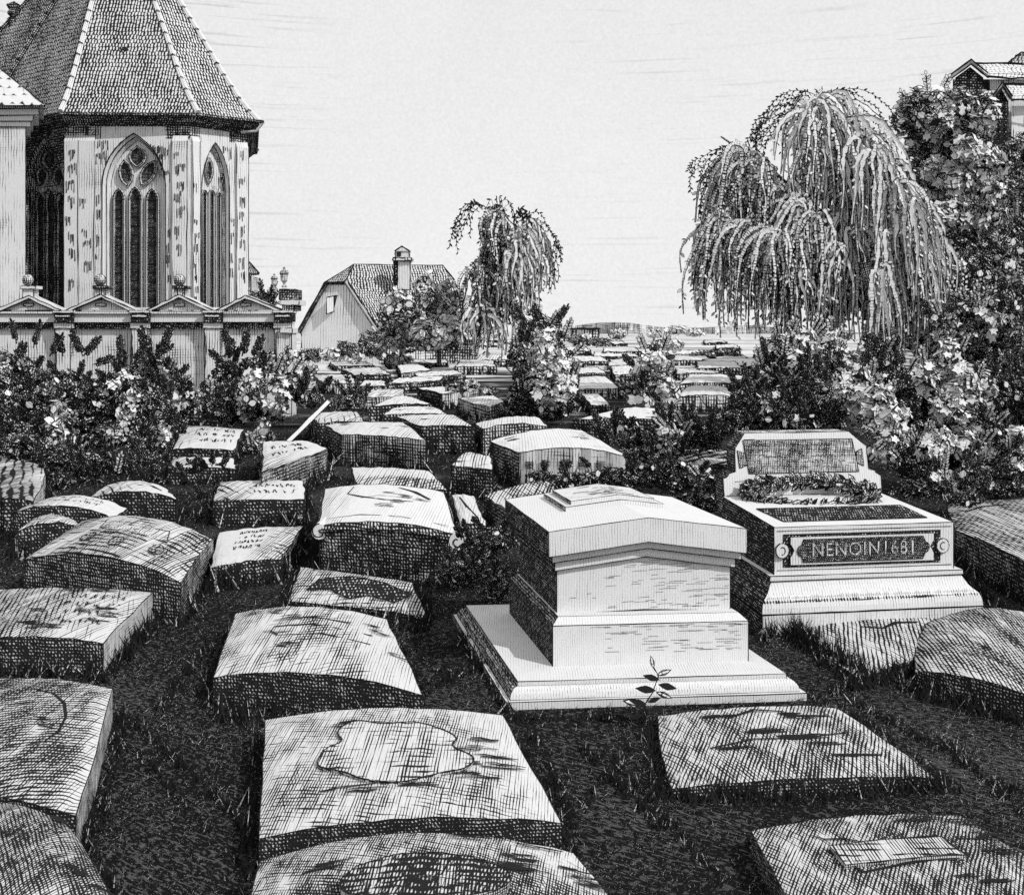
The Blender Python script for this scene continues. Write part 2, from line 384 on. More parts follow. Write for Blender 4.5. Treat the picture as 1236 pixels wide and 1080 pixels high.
tcw = nd(nt, 'ShaderNodeTexCoord').outputs['Generated']
spw = nd(nt, 'ShaderNodeSeparateXYZ'); nt.links.new(tcw, spw.inputs[0])
grain = noise(nt, tcw, 330, 2, 0.7)
cl = noise(nt, tcw, 5, 4, 0.6)
streak = noise(nt, comb(nt, mth(nt, 'MULTIPLY', spw.outputs[0], 9), mth(nt, 'MULTIPLY', spw.outputs[1], 9), mth(nt, 'MULTIPLY', spw.outputs[2], 320)), 1.0, 3, 0.6)
pat = noise(nt, tcw, 3.0, 2)
st = mth(nt, 'MULTIPLY', smooth(nt, mth(nt, 'SUBTRACT', streak, 0.63), 0.05), smooth(nt, mth(nt, 'SUBTRACT', pat, 0.50), 0.1))
v = mth(nt, 'ADD', 0.835, mth(nt, 'MULTIPLY', mth(nt, 'MINIMUM', bw.outputs[0], 12.0), 0.002))
v = mth(nt, 'ADD', v, mth(nt, 'MULTIPLY', mth(nt, 'SUBTRACT', grain, 0.5), 0.22))
v = mth(nt, 'ADD', v, mth(nt, 'MULTIPLY', mth(nt, 'SUBTRACT', cl, 0.5), 0.08))
v = mth(nt, 'SUBTRACT', v, mth(nt, 'MULTIPLY', st, 0.16))
v = mth(nt, 'ADD', v, mth(nt, 'MULTIPLY', mth(nt, 'SUBTRACT', 0.25, mth(nt, 'ABSOLUTE', spw.outputs[2])), 0.12))
nt.links.new(comb(nt, v, v, v), bg.inputs['Color']); bg.inputs['Strength'].default_value = 1.0
scene.view_settings.view_transform = 'Standard'; scene.view_settings.look = 'None'; scene.view_settings.exposure = 0
scene.cycles.max_bounces = 3; scene.cycles.transmission_bounces = 2; scene.cycles.diffuse_bounces = 2; scene.cycles.use_denoising = False

# ------------------------------------------------------------------ ground, far fields, hillside
mb = MB()
for y0, y1 in ((-10, 10), (10, 60), (60, 300), (300, 5000)):
    e = 60 if y1 < 61 else (400 if y1 < 301 else 5000)
    mb.poly([(-e, y0, 0), (e, y0, 0), (e, y1, 0), (-e, y1, 0)], 0.5)
tag(obj('ground', mb, TURF, loc=(0, 0, 0)), 'dark turf of the churchyard running out to pale open fields', 'ground', kind='structure')
def sm(t): t = max(0, min(1, t)); return t * t * (3 - 2 * t)
def hillz(x, y):
    xp = x - 0.325 * y
    return 12.2 * sm(xp / 4.0) * sm((y - 35) / 16) * (1 - sm((y - 75) / 30)) + 0.25 * math.sin(x * 1.3) * math.sin(y * .9) * sm(xp / 3) - 0.05
mb = MB(); ny = 60; nx = 26
for j in range(ny):
    for i in range(nx):
        P = []
        for (a, b_) in ((i, j), (i + 1, j), (i + 1, j + 1), (i, j + 1)):
            y = 30 + 75 * (b_ / ny) ** 1.2; x = 0.325 * y - 0.1 + (a / nx) ** 1.3 * 40; P.append((x, y, hillz(x, y)))
        pit = max(0.012, P[0][1] * 3.4 / F)
        tn = 0.52 + 0.16 * math.sin(P[0][0] * 0.8 + P[0][1] * .35)
        mb.poly(P, tn, uv=[(p[2] * 7 + p[0] * 1.5, p[0] * 5 + p[1] * 1 + p[2] * 2) for p in P])
tag(obj('hillside', mb, HATCH, loc=(20, 40, 0)), 'steep scrub covered hillside rising behind the trees', 'hill', kind='structure')
# low far rises on the horizon
mb = MB(); pts = []
for k in range(60):
    x = 40 + k * 12; pts.append((x, 900 + 20 * math.sin(k), 1.0 + 8 * max(0, math.sin(k * .21) * .6 + math.sin(k * .53) * .4 + .35)))
for a, b_ in zip(pts[:-1], pts[1:]):
    mb.poly([(a[0], a[1], -1), (b_[0], b_[1], -1), b_, a], 0.4, pitch=1.6)
    mb.poly([a, b_, (b_[0], b_[1] + 60, -1), (a[0], a[1] + 60, -1)], 0.14, pitch=2.0)
tag(obj('far_hills', mb, PALE, loc=(300, 900, 0)), 'low pale rises on the horizon', 'hills', kind='structure')

# ------------------------------------------------------------------ gravestones
def top_fn(c, h, sag, crown=0.0):
    FL, FR, BR, BL = [np.array(p, float) for p in c]
    def f(u, v, dz=0.0):
        p = (FL * (1 - u) + FR * u) * (1 - v) + (BL * (1 - u) + BR * u) * v
        z = h + sag * (1 - (2 * u - 1) ** 2) + crown * (1 - (2 * v - 1) ** 2) + dz
        return np.array([p[0], p[1], z])
    return f
BASES = []      # footprints for grass
def ribbon(mb, f, pts, w, dz=0.006, tone=1.0, taper=True):
    """a blackened stroke for carving and for painted shading: pts in (u,v) on the stone's top"""
    P = [f(u, v, dz) for u, v in pts]; n = len(P)
    L = []; R = []
    for k in range(n):
        d = P[min(k + 1, n - 1)] - P[max(k - 1, 0)]; d /= np.linalg.norm(d) + 1e-9
        sd = np.array([-d[1], d[0], 0]); ln = np.linalg.norm(sd); sd = sd / ln if ln > 1e-6 else np.array([1., 0, 0])
        ww = w * U(.6, 1.2) * (0.35 + 0.65 * math.sin(math.pi * (k + .5) / n) if taper else 1)
        # depth is foreshortened: widen strokes that run across
        ww *= 1.0 + 1.6 * abs(d[0])
        L.append(P[k] - sd * ww / 2); R.append(P[k] + sd * ww / 2)
    for k in range(n - 1): mb.poly([L[k], R[k], R[k + 1], L[k + 1]], tone, uv=((0, 0),) * 4)
def scribble(mb, f, u0, u1, v0, v1, rows, px, amp=1.0, gap=0.25):
    """rows of cut lettering, too worn to read"""
    for r in range(rows):
        v = v0 + (v1 - v0) * (r + .5) / rows; u = u0 + U(0, .04)
        while u < u1:
            n = random.randint(3, 8); st = (u1 - u0) / 22; pts = []
            for k in range(n):
                pts.append((u, v + amp * U(-.5, .5) * (v1 - v0) / rows * .7)); u += st * U(.25, .6)
                if u > u1: break
            if len(pts) > 1: ribbon(mb, f, pts, px, taper=False)
            u += st * (U(.3, 1.2) if rnd() > gap else U(1.5, 3))
def dashes(mb, f, n, px, u0=.05, u1=.95, v0=.08, v1=.92, ln=.12, sl=0.0):
    """short dark dashes in clusters, shading painted on the top"""
    for _ in range(n):
        u, v = U(u0, u1), U(v0, v1); m_ = random.randint(2, 5)
        for k in range(m_):
            l = ln * U(.4, 1.2); uu = u + U(-.03, .03); vv = v + k * 0.018
            ribbon(mb, f, [(uu, vv), (uu + l * .35, vv + U(-.008, .008) + sl * l), (uu + l * .7, vv + U(-.01, .01) + sl * l * 2), (uu + l, vv + sl * l * 3)], px * U(.6, 1.3))
SURFACE = ('inscription', 'carving_and_shade', 'carved_grooves', 'carved_arc', 'carved_line', 'carved_groove', 'relief_lines', 'carved_knot', 'front_panel', 'weather_band', 'carved_front')
def stone(label, FLp, FRp, BRp, BLp, h, sag=0.04, tops=0.3, front=0.92, side=0.84, sidel=None, rot=0.0, crown=0.0, deco=None, group='weathered gravestones lying in the turf', lip=0.0, name='gravestone', thick=1.0, round_=0.0, mat=STONE, grass=1.0, batter=0.0):
    c = [on(*p, h) for p in (FLp, FRp, BRp, BLp)]
    C = sum(np.array(p) for p in c) / 4; d = C[1]; s = d / F
    f = top_fn(c, h, sag, crown)
    NU = 14; NV = 7; mb = MB()
    tw = s * 1.2
    jit = {}
    def g(i, j):
        if (i, j) not in jit:
            u, v = i / NU, j / NV
            if round_:                                             # round the plan corners
                a, b_ = 2 * u - 1, 2 * v - 1
                u = .5 + .5 * a * math.sqrt(1 - round_ * b_ * b_ / 2); v = .5 + .5 * b_ * math.sqrt(1 - round_ * a * a / 2)
            p = f(u, v)
            e = (i in (0, NU)) or (j in (0, NV))
            p = p + np.array([U(-1, 1) * tw * (1 if e else .3), U(-1, 1) * tw * 1.6 * (1 if e else .3), U(-1, 1) * tw * .55 - (0.012 if e else 0)])
            jit[(i, j)] = p
        return jit[(i, j)]
    fs = max(0.10, min(1.0, (H - h) / d))
    pu, pv = 3.4 * s, 3.4 * s / fs
    cr, sr = math.cos(rot), math.sin(rot)
    def uvp(p):
        x, y = p[0] / pu, p[1] / pv
        return (x * cr - y * sr, x * sr + y * cr)
    for i in range(NU):
        for j in range(NV):
            P = [g(i, j), g(i + 1, j), g(i + 1, j + 1), g(i, j + 1)]
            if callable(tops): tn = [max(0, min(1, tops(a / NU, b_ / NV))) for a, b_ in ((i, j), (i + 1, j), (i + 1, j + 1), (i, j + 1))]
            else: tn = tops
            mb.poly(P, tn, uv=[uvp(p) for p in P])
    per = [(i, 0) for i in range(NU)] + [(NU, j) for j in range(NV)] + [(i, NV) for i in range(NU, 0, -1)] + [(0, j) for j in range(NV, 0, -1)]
    tones = [front] * NU + [side] * NV + [0.8] * NU + [sidel if sidel is not None else 0.90] * NV  # hatch tone paints shade on the sides; fronts are weathered dark too
    if sidel is not None: pass
    L = 0; ps = 3.6 * s
    for k in range(len(per)):
        a, b_ = g(*per[k]), g(*per[(k + 1) % len(per)]); l = np.linalg.norm((b_ - a)[:2])
        ca = np.array([C[0], C[1], 0]); prev = (a, b_)
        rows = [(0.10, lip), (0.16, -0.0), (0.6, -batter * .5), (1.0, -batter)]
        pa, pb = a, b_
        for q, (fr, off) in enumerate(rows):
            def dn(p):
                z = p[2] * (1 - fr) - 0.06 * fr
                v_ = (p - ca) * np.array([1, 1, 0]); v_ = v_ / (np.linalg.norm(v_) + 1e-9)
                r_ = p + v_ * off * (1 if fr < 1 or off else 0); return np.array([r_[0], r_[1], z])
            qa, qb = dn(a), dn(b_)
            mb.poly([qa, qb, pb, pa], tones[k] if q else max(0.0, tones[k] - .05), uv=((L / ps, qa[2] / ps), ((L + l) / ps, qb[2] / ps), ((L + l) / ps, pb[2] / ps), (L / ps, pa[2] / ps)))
            pa, pb = qa, qb
        L += l
    # inked edges
    r = 0.62 * s
    mb.line([g(*p) + np.array([0, 0, r * .4]) for p in per], r, tone=1.0, closed=True, sub=1)
    for k in ((0, 0), (NU, 0)):
        p = g(*k); mb.line([p, p * np.array([1, 1, 0])], r, tone=1.0, wob=r * .4, sub=4)
    loc = (C[0], C[1], 0)
    for nm, fn in deco or ():
        if nm in SURFACE: fn(mb, f, s)
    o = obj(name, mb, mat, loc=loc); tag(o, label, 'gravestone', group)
    if deco:
        for nm, fn in deco:
            if nm in SURFACE: continue
            m2 = MB(); fn(m2, f, s); 
            if m2.v: obj(nm, m2, mat, parent=o)
    BASES.append((c, h, s, grass))
    return o
def insc(u0=.15, u1=.85, v0=.2, v1=.8, rows=3, w=1.1, amp=1.0): return ('inscription', lambda mb, f, s: scribble(mb, f, u0, u1, v0, v1, rows, w * s, amp))
def shade_marks(n=8, w=1.1, **k): return ('carving_and_shade', lambda mb, f, s: dashes(mb, f, n, w * s, **k))  # dark dashes drawn as shading on the stone
def plate(pts, tone=.2, rim=1.5, raise_=0.025, name='relief_panel'):
    """raised or sunk panel with an irregular outline in (u,v)"""
    def fn(mb, f, s):
        up = [f(u, v, raise_) for u, v in pts]; dn = [f(u, v, -0.01) for u, v in pts]; n = len(pts)
        cu = sum(p[0] for p in pts) / n; cv = sum(p[1] for p in pts) / n; cc = f(cu, cv, raise_)
        pit = (4 * s, 4 * s / .3)
        for k in range(n):
            j = (k + 1) % n
            mb.poly([up[k], up[j], cc], tone, pitch=pit); mb.poly([dn[k], dn[j], up[j], up[k]], .5, pitch=3 * s)
        mb.line([p + np.array([0, 0, .002]) for p in up], rim * s * .55, closed=True, sub=3, wob=0.5 * s)
    return (name, fn)
def oval(cu, cv, ru, rv, n=28, jag=.08, lob=0):
    return [(cu + ru * math.cos(t) * (1 + jag * math.sin(lob * t + 1) + U(-1, 1) * jag * .35), cv + rv * math.sin(t) * (1 + jag * math.cos(lob * t) + U(-1, 1) * jag * .35)) for t in [2 * math.pi * k / n for k in range(n)]]
def rect(u0, u1, v0, v1, j=.01):
    return [(u0 + U(-j, j), v0), ((u0 + u1) / 2, v0 + U(-j, j)), (u1, v0 + U(-j, j)), (u1 + U(-j, j), (v0 + v1) / 2), (u1, v1), ((u0 + u1) / 2, v1 + U(-j, j)), (u0, v1)]
def stroke(*pts, w=1.6, name='carved_line'): return (name, lambda mb, f, s: ribbon(mb, f, pts, w * s))
def multi(name, *fns):
    def fn(mb, f, s):
        for g_ in fns: (g_[1] if isinstance(g_, tuple) else g_)(mb, f, s)
    return (name, fn)

# -- foreground
stone('broad domed slab cut off by the bottom edge, below the cartouche slab', (290, 1150), (770, 1125), (697, 1026), (310, 1034), .2, .09, grass=1.4, tops=lambda u, v: .52 + .2 * (v < .5) - .25 * (u > .8), side=.7, rot=.2, round_=.12,
      deco=[plate(oval(.48, .36, .22, .24), .75, name='relief_oval'), shade_marks(9, 1.5, u0=.5, v0=.3), shade_marks(3, 1.5, u1=.3)])
def chaikin(P, n=2):
    for _ in range(n): P = [q for a, b in zip(P, P[1:] + P[:1]) for q in ((a[0] * .75 + b[0] * .25, a[1] * .75 + b[1] * .25), (a[0] * .25 + b[0] * .75, a[1] * .25 + b[1] * .75))]
    return P
cart = [(.23, .52), (.2, .42), (.3, .36), (.38, .26), (.52, .22), (.66, .30), (.78, .34), (.84, .46), (.74, .54), (.80, .64), (.72, .74), (.62, .80), (.50, .76), (.38, .84), (.29, .72), (.33, .62), (.25, .58)]
stone('large pale slab with a wavy carved cartouche, left of the pedestal tomb', (313, 1008), (677, 990), (607, 860), (320, 866), .17, .05, tops=lambda u, v: .30 - .28 * max(0, u - .7) * 3 + .10 * (1 - v), rot=.1, grass=1.5,
      deco=[plate(chaikin([(u * .95 + .0, v) for u, v in cart]), .30, 2.0, .012, 'cartouche'), multi('carving_and_shade', shade_marks(15, 1.7, ln=.14)),
            multi('inscription', stroke((.28, .55), (.5, .57), (.76, .55), w=1.6), insc(.33, .72, .30, .50, 2, 1.0, .5))])
stone('pale arched slab with three long carved grooves, in front of the scroll ended chest', (257, 815), (511, 836), (466, 745), (285, 738), .18, .07, tops=lambda u, v: .34 - .2 * (u > .75), rot=-.1,
      deco=[multi('carved_grooves', stroke((.28, .62), (.5, .66), (.85, .60), w=2.2), stroke((.3, .48), (.55, .52), (.82, .46), w=1.6), stroke((.34, .75), (.5, .78), (.74, .74), w=1.6), stroke((.28, .62), (.26, .55), (.3, .48), w=2)), shade_marks(9, 1.1)])
stone('small low slab with a dark worn relief, just below the scroll ended chest', (347, 724), (515, 743), (497, 701), (363, 683), .07, .01, tops=.36, rot=0, grass=1.6,
      deco=[plate([(.12, .25), (.2, .6), (.35, .72), (.5, .8), (.75, .75), (.95, .5), (.8, .2), (.6, .3), (.45, .15), (.3, .35)], .86, 1.4, .012)])
stone('mid grey slab with a thin right edge, at the left border above the domed stone', (-80, 965), (92, 985), (138, 828), (-60, 824), .2, .05, tops=lambda u, v: .62 - .55 * max(0, u - .86) * 6, rot=1.45, round_=.1,
      deco=[multi('carved_arc', stroke((.55, .85), (.66, .82), (.74, .74), (.77, .62), (.75, .5), (.68, .4), (.58, .36), w=2.5)), shade_marks(6, 1.5)], side=.45)
stone('dark rounded stone in the bottom left corner', (-90, 1130), (150, 1110), (95, 1000), (-80, 990), .2, .10, tops=.66, rot=.7, round_=.45, deco=[shade_marks(5, 1.6)])
stone('long cross hatched arched stone with a narrow label panel, left foreground', (30, 674), (218, 701), (256, 648), (98, 628), .33, .12, tops=.42, front=.82, side=.72, rot=.15,
      deco=[plate([(.28, .8), (.76, .72), (.8, .5), (.3, .58)], .3, 1.4, .012, 'label_panel'), multi('carved_line', stroke((.24, .55), (.45, .50), (.68, .42), w=2.6)), plate(oval(.30, .35, .04, .1, 10), .7, 1.2, .01, 'rosette'), plate(oval(.52, .28, .04, .1, 10), .7, 1.2, .01, 'rosette'), plate(oval(.78, .30, .04, .1, 10), .7, 1.2, .01, 'rosette')])
stone('pale topped slab at the left border in front of the arched label stone', (-40, 770), (124, 774), (184, 713), (-20, 711), .22, .03, tops=lambda u, v: .52 - .75 * max(0, u - .5), front=.9, side=.25, rot=.7,
      deco=[multi('carving_and_shade', shade_marks(14, 1.3, u1=.85)), insc(.55, .9, .2, .85, 4, 1.1)])
stone('small half white slab tucked behind the right end of the arched label stone', (254, 684), (338, 674), (366, 634), (264, 641), .20, .02, tops=lambda u, v: .02 + .75 * max(0, u - .45), rot=.1, grass=1.8, deco=[insc(.25, .6, .3, .9, 4, 1.0)])
stone('thin arched slab near the left border, partly over the next stone', (14, 618), (136, 624), (154, 613), (50, 603), .34, .10, tops=lambda u, v: .35 - .35 * u, rot=.2, deco=[insc(.3, .8, .3, .8, 2, .9)])
stone('small curved rim stone peeping out below the thin arched slab', (20, 640), (97, 634), (90, 625), (40, 626), .28, .06, tops=.35)
stone('pale arched stone with a dark front, third row from the left border', (107, 601), (214, 602), (201, 589), (125, 587), .36, .09, tops=lambda u, v: .32 - .5 * max(0, u - .3), rot=.3, deco=[multi('carved_line', stroke((.55, .5), (.75, .55), (.85, .3), w=1.4), stroke((.6, .7), (.75, .72), w=1.2))])
stone('small rounded stone at the left border under the dark bushes', (-30, 603), (44, 607), (57, 561), (-30, 552), .34, .04, tops=lambda u, v: .66 - .5 * max(0, u - .7) * 2, rot=.3, round_=.3, side=.3)
stone('flat pale slab with scratched lettering, left of the scroll ended chest', (257, 604), (369, 602), (366, 579), (265, 580), .29, .01, tops=lambda u, v: .45 - .55 * u, rot=.25, round_=.06, deco=[insc(.4, .9, .2, .8, 2, 1.0)])
stone('pale slab under the bushes with two lines of scratched script, broken right edge', (208, 542), (283, 543), (294, 518), (222, 513), .26, .03, tops=lambda u, v: .30 - .35 * u, rot=.4, deco=[insc(.3, .9, .2, .9, 3, .9)])
stone('narrow pale slab directly below the scratched script slab', (203, 564), (285, 565), (281, 552), (208, 551), .24, .01, tops=lambda u, v: .45 - .6 * u, rot=.3)
stone('small flat white slab under the leftmost opening of the bushes by the wall', (212, 499), (268, 500), (259, 484), (216, 481), .30, .01, tops=.10, deco=[insc(.1, .8, .2, .8, 1, .8)])
stone('wedge shaped white topped stone beside the leaning plank', (316, 570), (396, 541), (372, 531), (318, 532), .45, .0, tops=lambda u, v: .02 + .4 * (1 - u) * (1 - v), front=.68, side=.85, rot=.6, deco=[insc(.15, .75, .3, .8, 2, 1.0)])
# scroll ended chest
def scroll_deco(mb, f, s, ends=((1.0, 1),)):
    for u, dr in ends:
        c0 = f(u, 0, -0.06); cc = c0 + np.array([dr * 0.0, -0.015, 0.0]); pts = []
        for k in range(26):
            t = k / 25 * 3.6 * math.pi / 2 * 1.2; r = 0.075 * (1 - k / 30)
            pts.append(cc + np.array([dr * r * math.sin(t), -0.012, r * math.cos(t)]))
        mb.tube([cc + np.array([0, .35, 0]), cc + np.array([0, -.01, 0])], [.07, .07], n=12, tone=.02, pitch=4 * s)
        mb.line(pts, 1.0 * s, sub=1)
def front_orn(mb, f, s):
    FLp, FRp = f(0, 0), f(1, 0); X = (FRp - FLp) * np.array([1, 1, 0]); out = np.array([X[1], -X[0], 0]); out /= np.linalg.norm(out)
    def q(a, z): return FLp * (1 - a) * np.array([1, 1, 0]) + FRp * a * np.array([1, 1, 0]) + out * 0.015 + np.array([0, 0, z])
    for (ca, cz, ra, rz) in ((.52, .17, .2, .15), (.52, .17, .15, .11)):
        mb.line([q(ca + ra * math.cos(t), cz + rz * math.sin(t)) for t in np.linspace(0, 6.28, 24)], .9 * s, sub=1)
    for sg in (-1, 1):
        mb.line([q(.52 + sg * (.2 + .26 * t), .12 + .22 * math.sin(t * 3.4) * (1 - .2 * t)) for t in np.linspace(0, 1, 14)], .9 * s, sub=1)
        mb.line([q(.52 + sg * (.3 + .07 * math.cos(t) * (1 - t / 12)), .25 + .08 * math.sin(t) * (1 - t / 12)) for t in np.linspace(0, 8, 20)], .8 * s, sub=1)
stone('broad chest tomb with scrolled ends and a dark carved front', (386, 633), (552, 644), (536, 593), (392, 589), .46, .07, tops=lambda u, v: .05 + .1 * (u < .2), front=.80, side=.75, batter=.05, lip=.03, name='scroll_chest_tomb', group='chest tombs', mat=PALE, grass=1.3,
      deco=[('scroll_end', lambda mb, f, s: scroll_deco(mb, f, s, ((0.0, -1),))), ('scroll_end', scroll_deco), ('carved_front', front_orn), multi('carving_and_shade', stroke((.25, .9), (.2, .7), (.3, .6), (.5, .5), (.72, .52), w=2.2), stroke((.3, .55), (.45, .62), (.7, .6), w=1.2), stroke((.62, .88), (.75, .8), (.86, .65), w=2.6), shade_marks(5, 1.2, v0=.3, v1=.8), stroke((.05, .1), (.3, .13), (.6, .12), (.95, .1), w=1.0))])
stone('hatched slab just behind the scroll ended chest', (432, 588), (541, 591), (519, 568), (425, 563), .33, .02, tops=lambda u, v: .45 - .3 * (v > .5), rot=-.2)
stone('narrow tilted slab at the right hand side of the scroll ended chest', (556, 632), (588, 634), (572, 598), (545, 597), .36, .02, tops=.12, side=.5, deco=[multi('carved_line', stroke((.3, .85), (.45, .5), (.75, .15), w=2))])
stone('grey chest stone with a shaded lozenge front, in the middle row left', (411, 524), (514, 531), (487, 509), (392, 512), .52, .03, tops=.12, front=.62, sidel=.92, deco=[shade_marks(7, .8, v0=.4), ('front_panel', lambda mb, f, s: [mb.line([f(a, 0) * np.array([1, 1, 0]) + np.array([0, -.02, z]) for a, z in ((.2 + k * .07, .42 - k * .05), (.85 - k * .07, .40 - k * .05), (.85 - k * .07, .06 + k * .05), (.2 + k * .07, .06 + k * .05))], .6 * s, closed=True) for k in range(4)])])
stone('flat stone just behind the lozenge fronted chest, beside the plank', (384, 511), (440, 508), (430, 496), (376, 499), .50, .02, tops=.28, rot=.5)
stone('dark fronted block right of the lozenge fronted chest', (506, 514), (573, 515), (548, 500), (478, 502), .50, .03, tops=.14, front=.86, side=.7, deco=[shade_marks(6, .8)])
stone('curved topped block left of the big white chest', (583, 517), (661, 514), (650, 503), (573, 511), .48, .07, tops=.10, front=.66, side=.8)
stone('big white chest stone with an arched top behind the pedestal tomb', (627, 546), (760, 551), (703, 519), (591, 532), .50, .10, tops=.06, front=.22, side=.8, sidel=.88, mat=PALE, deco=[shade_marks(6, .9, v0=.3), ('weather_band', lambda mb, f, s: [mb.line([f(u0 + k * .02, 0) * np.array([1, 1, 0]) + np.array([0, -.012, .36 - j * .02 + .07 * (1 - (2 * u0 - 1) ** 2)]) for k in range(5)], .5 * s, sub=1) for j in range(5) for u0 in (.05, .2, .38, .55, .7, .82)])])
stone('small gable shaped block in the dark gap left of the white chest', (545, 561), (594, 566), (592, 551), (566, 545), .42, .0, tops=.30, front=.86, side=.2, crown=0.05)
stone('long hatched slab running behind the pedestal tomb', (619, 618), (745, 603), (690, 571), (583, 597), .36, .02, tops=.42, sidel=.88, rot=.6)
stone('light domed slab with one corner under ivy, behind the bushes at centre right', (690, 507), (852, 515), (812, 498), (742, 495), .42, .10, tops=.03, front=.86, mat=PALE, deco=[shade_marks(5, .9, u0=.5)])
stone('grey kerb like slab between the bushes and the bench tomb', (800, 560), (886, 561), (884, 542), (812, 543), .30, .02, tops=.55, rot=1.4)
# -- right foreground
stone('low mossy slab in front of the pedestal tomb on the right', (806, 950), (1136, 938), (1012, 851), (792, 862), .06, .03, tops=lambda u, v: .52 - .1 * v, rot=.75, round_=.08, grass=1.6, deco=[shade_marks(8, 1.8, ln=.2, u0=.1, u1=.7), multi('carved_groove', stroke((.2, .4), (.4, .48), (.6, .46), (.85, .55), w=1.8), stroke((.35, .8), (.5, .9), (.65, .86), w=2.4))])
def knife(mb, f, s):
    ribbon(mb, f, [(.24, .62), (.45, .66), (.72, .68)], 3.2 * s); ribbon(mb, f, [(.30, .38), (.5, .42), (.74, .46)], 3 * s)
    ribbon(mb, f, [(.24, .62), (.27, .5), (.30, .38)], 2.5 * s); ribbon(mb, f, [(.22, .8), (.26, .74), (.34, .72), (.4, .66)], 1.5 * s)
stone('hatched slab with a worn oblong relief in the bottom right corner', (975, 1125), (1330, 1085), (1160, 981), (905, 998), .12, .03, tops=lambda u, v: .5 + .2 * u, rot=.8, round_=.05, deco=[('relief_lines', knife), plate(rect(.25, .72, .44, .64), .35, 1.2, .015), shade_marks(12, 1.6, u0=.5)])
stone('low domed grey slab at the foot of the bench tomb', (1035, 822), (1205, 775), (1150, 722), (945, 748), .04, .05, tops=.40, rot=.8, round_=.2, grass=2.2, deco=[multi('carved_knot', stroke((.3, .6), (.4, .5), (.5, .55), (.62, .5), w=3), stroke((.42, .7), (.5, .66), (.58, .7), w=2))])
stone('rounded thick slab at the right border, dark front', (1097, 812), (1300, 870), (1260, 742), (1112, 752), .10, .09, tops=.55, front=.88, rot=.6, round_=.3, deco=[shade_marks(4, 1.3)])
stone('long high slab at the right border behind the bench tomb', (1153, 640), (1330, 735), (1370, 604), (1142, 606), .30, .06, tops=lambda u, v: .50 + .1 * u, front=.85, sidel=.9, rot=.5, deco=[multi('carved_line', stroke((.1, .6), (.2, .75), (.35, .8), w=2))])
# -- far rows
FARL = [
 ('sharp edged block with a black left side, middle distance', (534, 475), (578, 470), (562, 465), (503, 468), .46, 0, .06, .45, .95),
 ('tall oblong block with hatched left side beside the round shrub', (590, 491), (612, 485), (596, 477), (552, 481), .46, .02, .06, .6, .55),
 ('long flat pale stone with a black underside, just behind the dark fronted block', (462, 501), (542, 500), (524, 491), (474, 492), .42, .03, .10, .85, .9),
 ('pale domed stone above the long flat pale stone', (446, 491), (524, 488), (496, 479), (474, 479), .42, .05, .10, .8, .9),
 ('small hatched block left of the domed stones', (442, 480), (488, 478), (487, 469), (448, 470), .38, 0, .25, .6, .9),
 ('thin tapering white slab right of the dark young plant', (468, 463), (532, 459), (536, 453), (481, 456), .36, 0, .05, .8, .9),
 ('hexagonal edged grey slab left of the dark young plant', (392, 463), (430, 463), (424, 452), (377, 453), .36, .02, .22, .4, .6),
 ('long hatched slab behind the dark young plant', (430, 453), (472, 452), (458, 443), (412, 445), .40, .02, .30, .85, .9),
 ('small white slab between plant and tapering slab', (434, 466), (466, 465), (464, 459), (440, 459), .34, 0, .03, .8, .9),
 ('far white patch of a slab near the foot of the small willow', (484, 451), (522, 447), (504, 438), (480, 441), .30, .03, .02, .5, .7),
 ('far slab under the small willow, left', (505, 456), (560, 451), (548, 446), (500, 450), .30, 0, .10, .7, .8),
 ('slab with striped front and arched top at right distance', (816, 479), (886, 478), (876, 467), (830, 466), .42, .05, .06, .60, .8),
 ('arched slab behind the stripe fronted one', (820, 464), (882, 462), (902, 454), (832, 452), .32, .05, .06, .7, .8),
 ('long white slab in the far right distance near the low hedge', (850, 446), (935, 442), (925, 433), (848, 434), .32, .05, .03, .8, .8),
 ('hatch edged slab right of the central shrub', (697, 470), (749, 469), (730, 454), (699, 455), .34, .02, .12, .6, .8),
 ('small white block right of the central shrub with black left side', (713, 489), (737, 488), (722, 474), (702, 475), .30, 0, .03, .8, .95),
 ('small pale slab with scratched marks right of the shrub', (692, 452), (732, 450), (722, 443), (690, 444), .30, .02, .10, .8, .9),
 ('white slab behind the small round bush', (740, 453), (768, 452), (762, 441), (738, 442), .32, .02, .04, .75, .9),
 ('low white slab far behind the small round bush', (694, 437), (736, 436), (724, 430), (690, 430), .28, .02, .05, .7, .8),
 ('hatched slab right of the small round bush', (818, 451), (870, 450), (862, 444), (815, 444), .30, .02, .22, .7, .8),
 ('distant thin slab below the long building', (742, 425), (800, 425), (790, 421), (740, 421), .28, .02, .10, .8, .8),
 ('distant pale slab right of the thin slab', (806, 430), (850, 430), (842, 425), (804, 425), .28, .02, .06, .8, .8),
 ('distant slab on the left of the far rows near the house', (470, 440), (520, 439), (508, 434), (466, 435), .28, .02, .15, .8, .8),
 ('small dark fronted slab near the house hedge', (404, 442), (452, 441), (440, 436), (398, 437), .28, .02, .2, .9, .8),
]
for (lb, a, b_, c_, d_, h, sg, tp, fr, sd) in FARL:
    stone(lb, a, b_, c_, d_, h, sg, tops=tp, front=fr, sidel=sd, side=.8, mat=PALE, grass=.8, deco=[shade_marks(3, .7, ln=.3)] if rnd() < .6 else None)

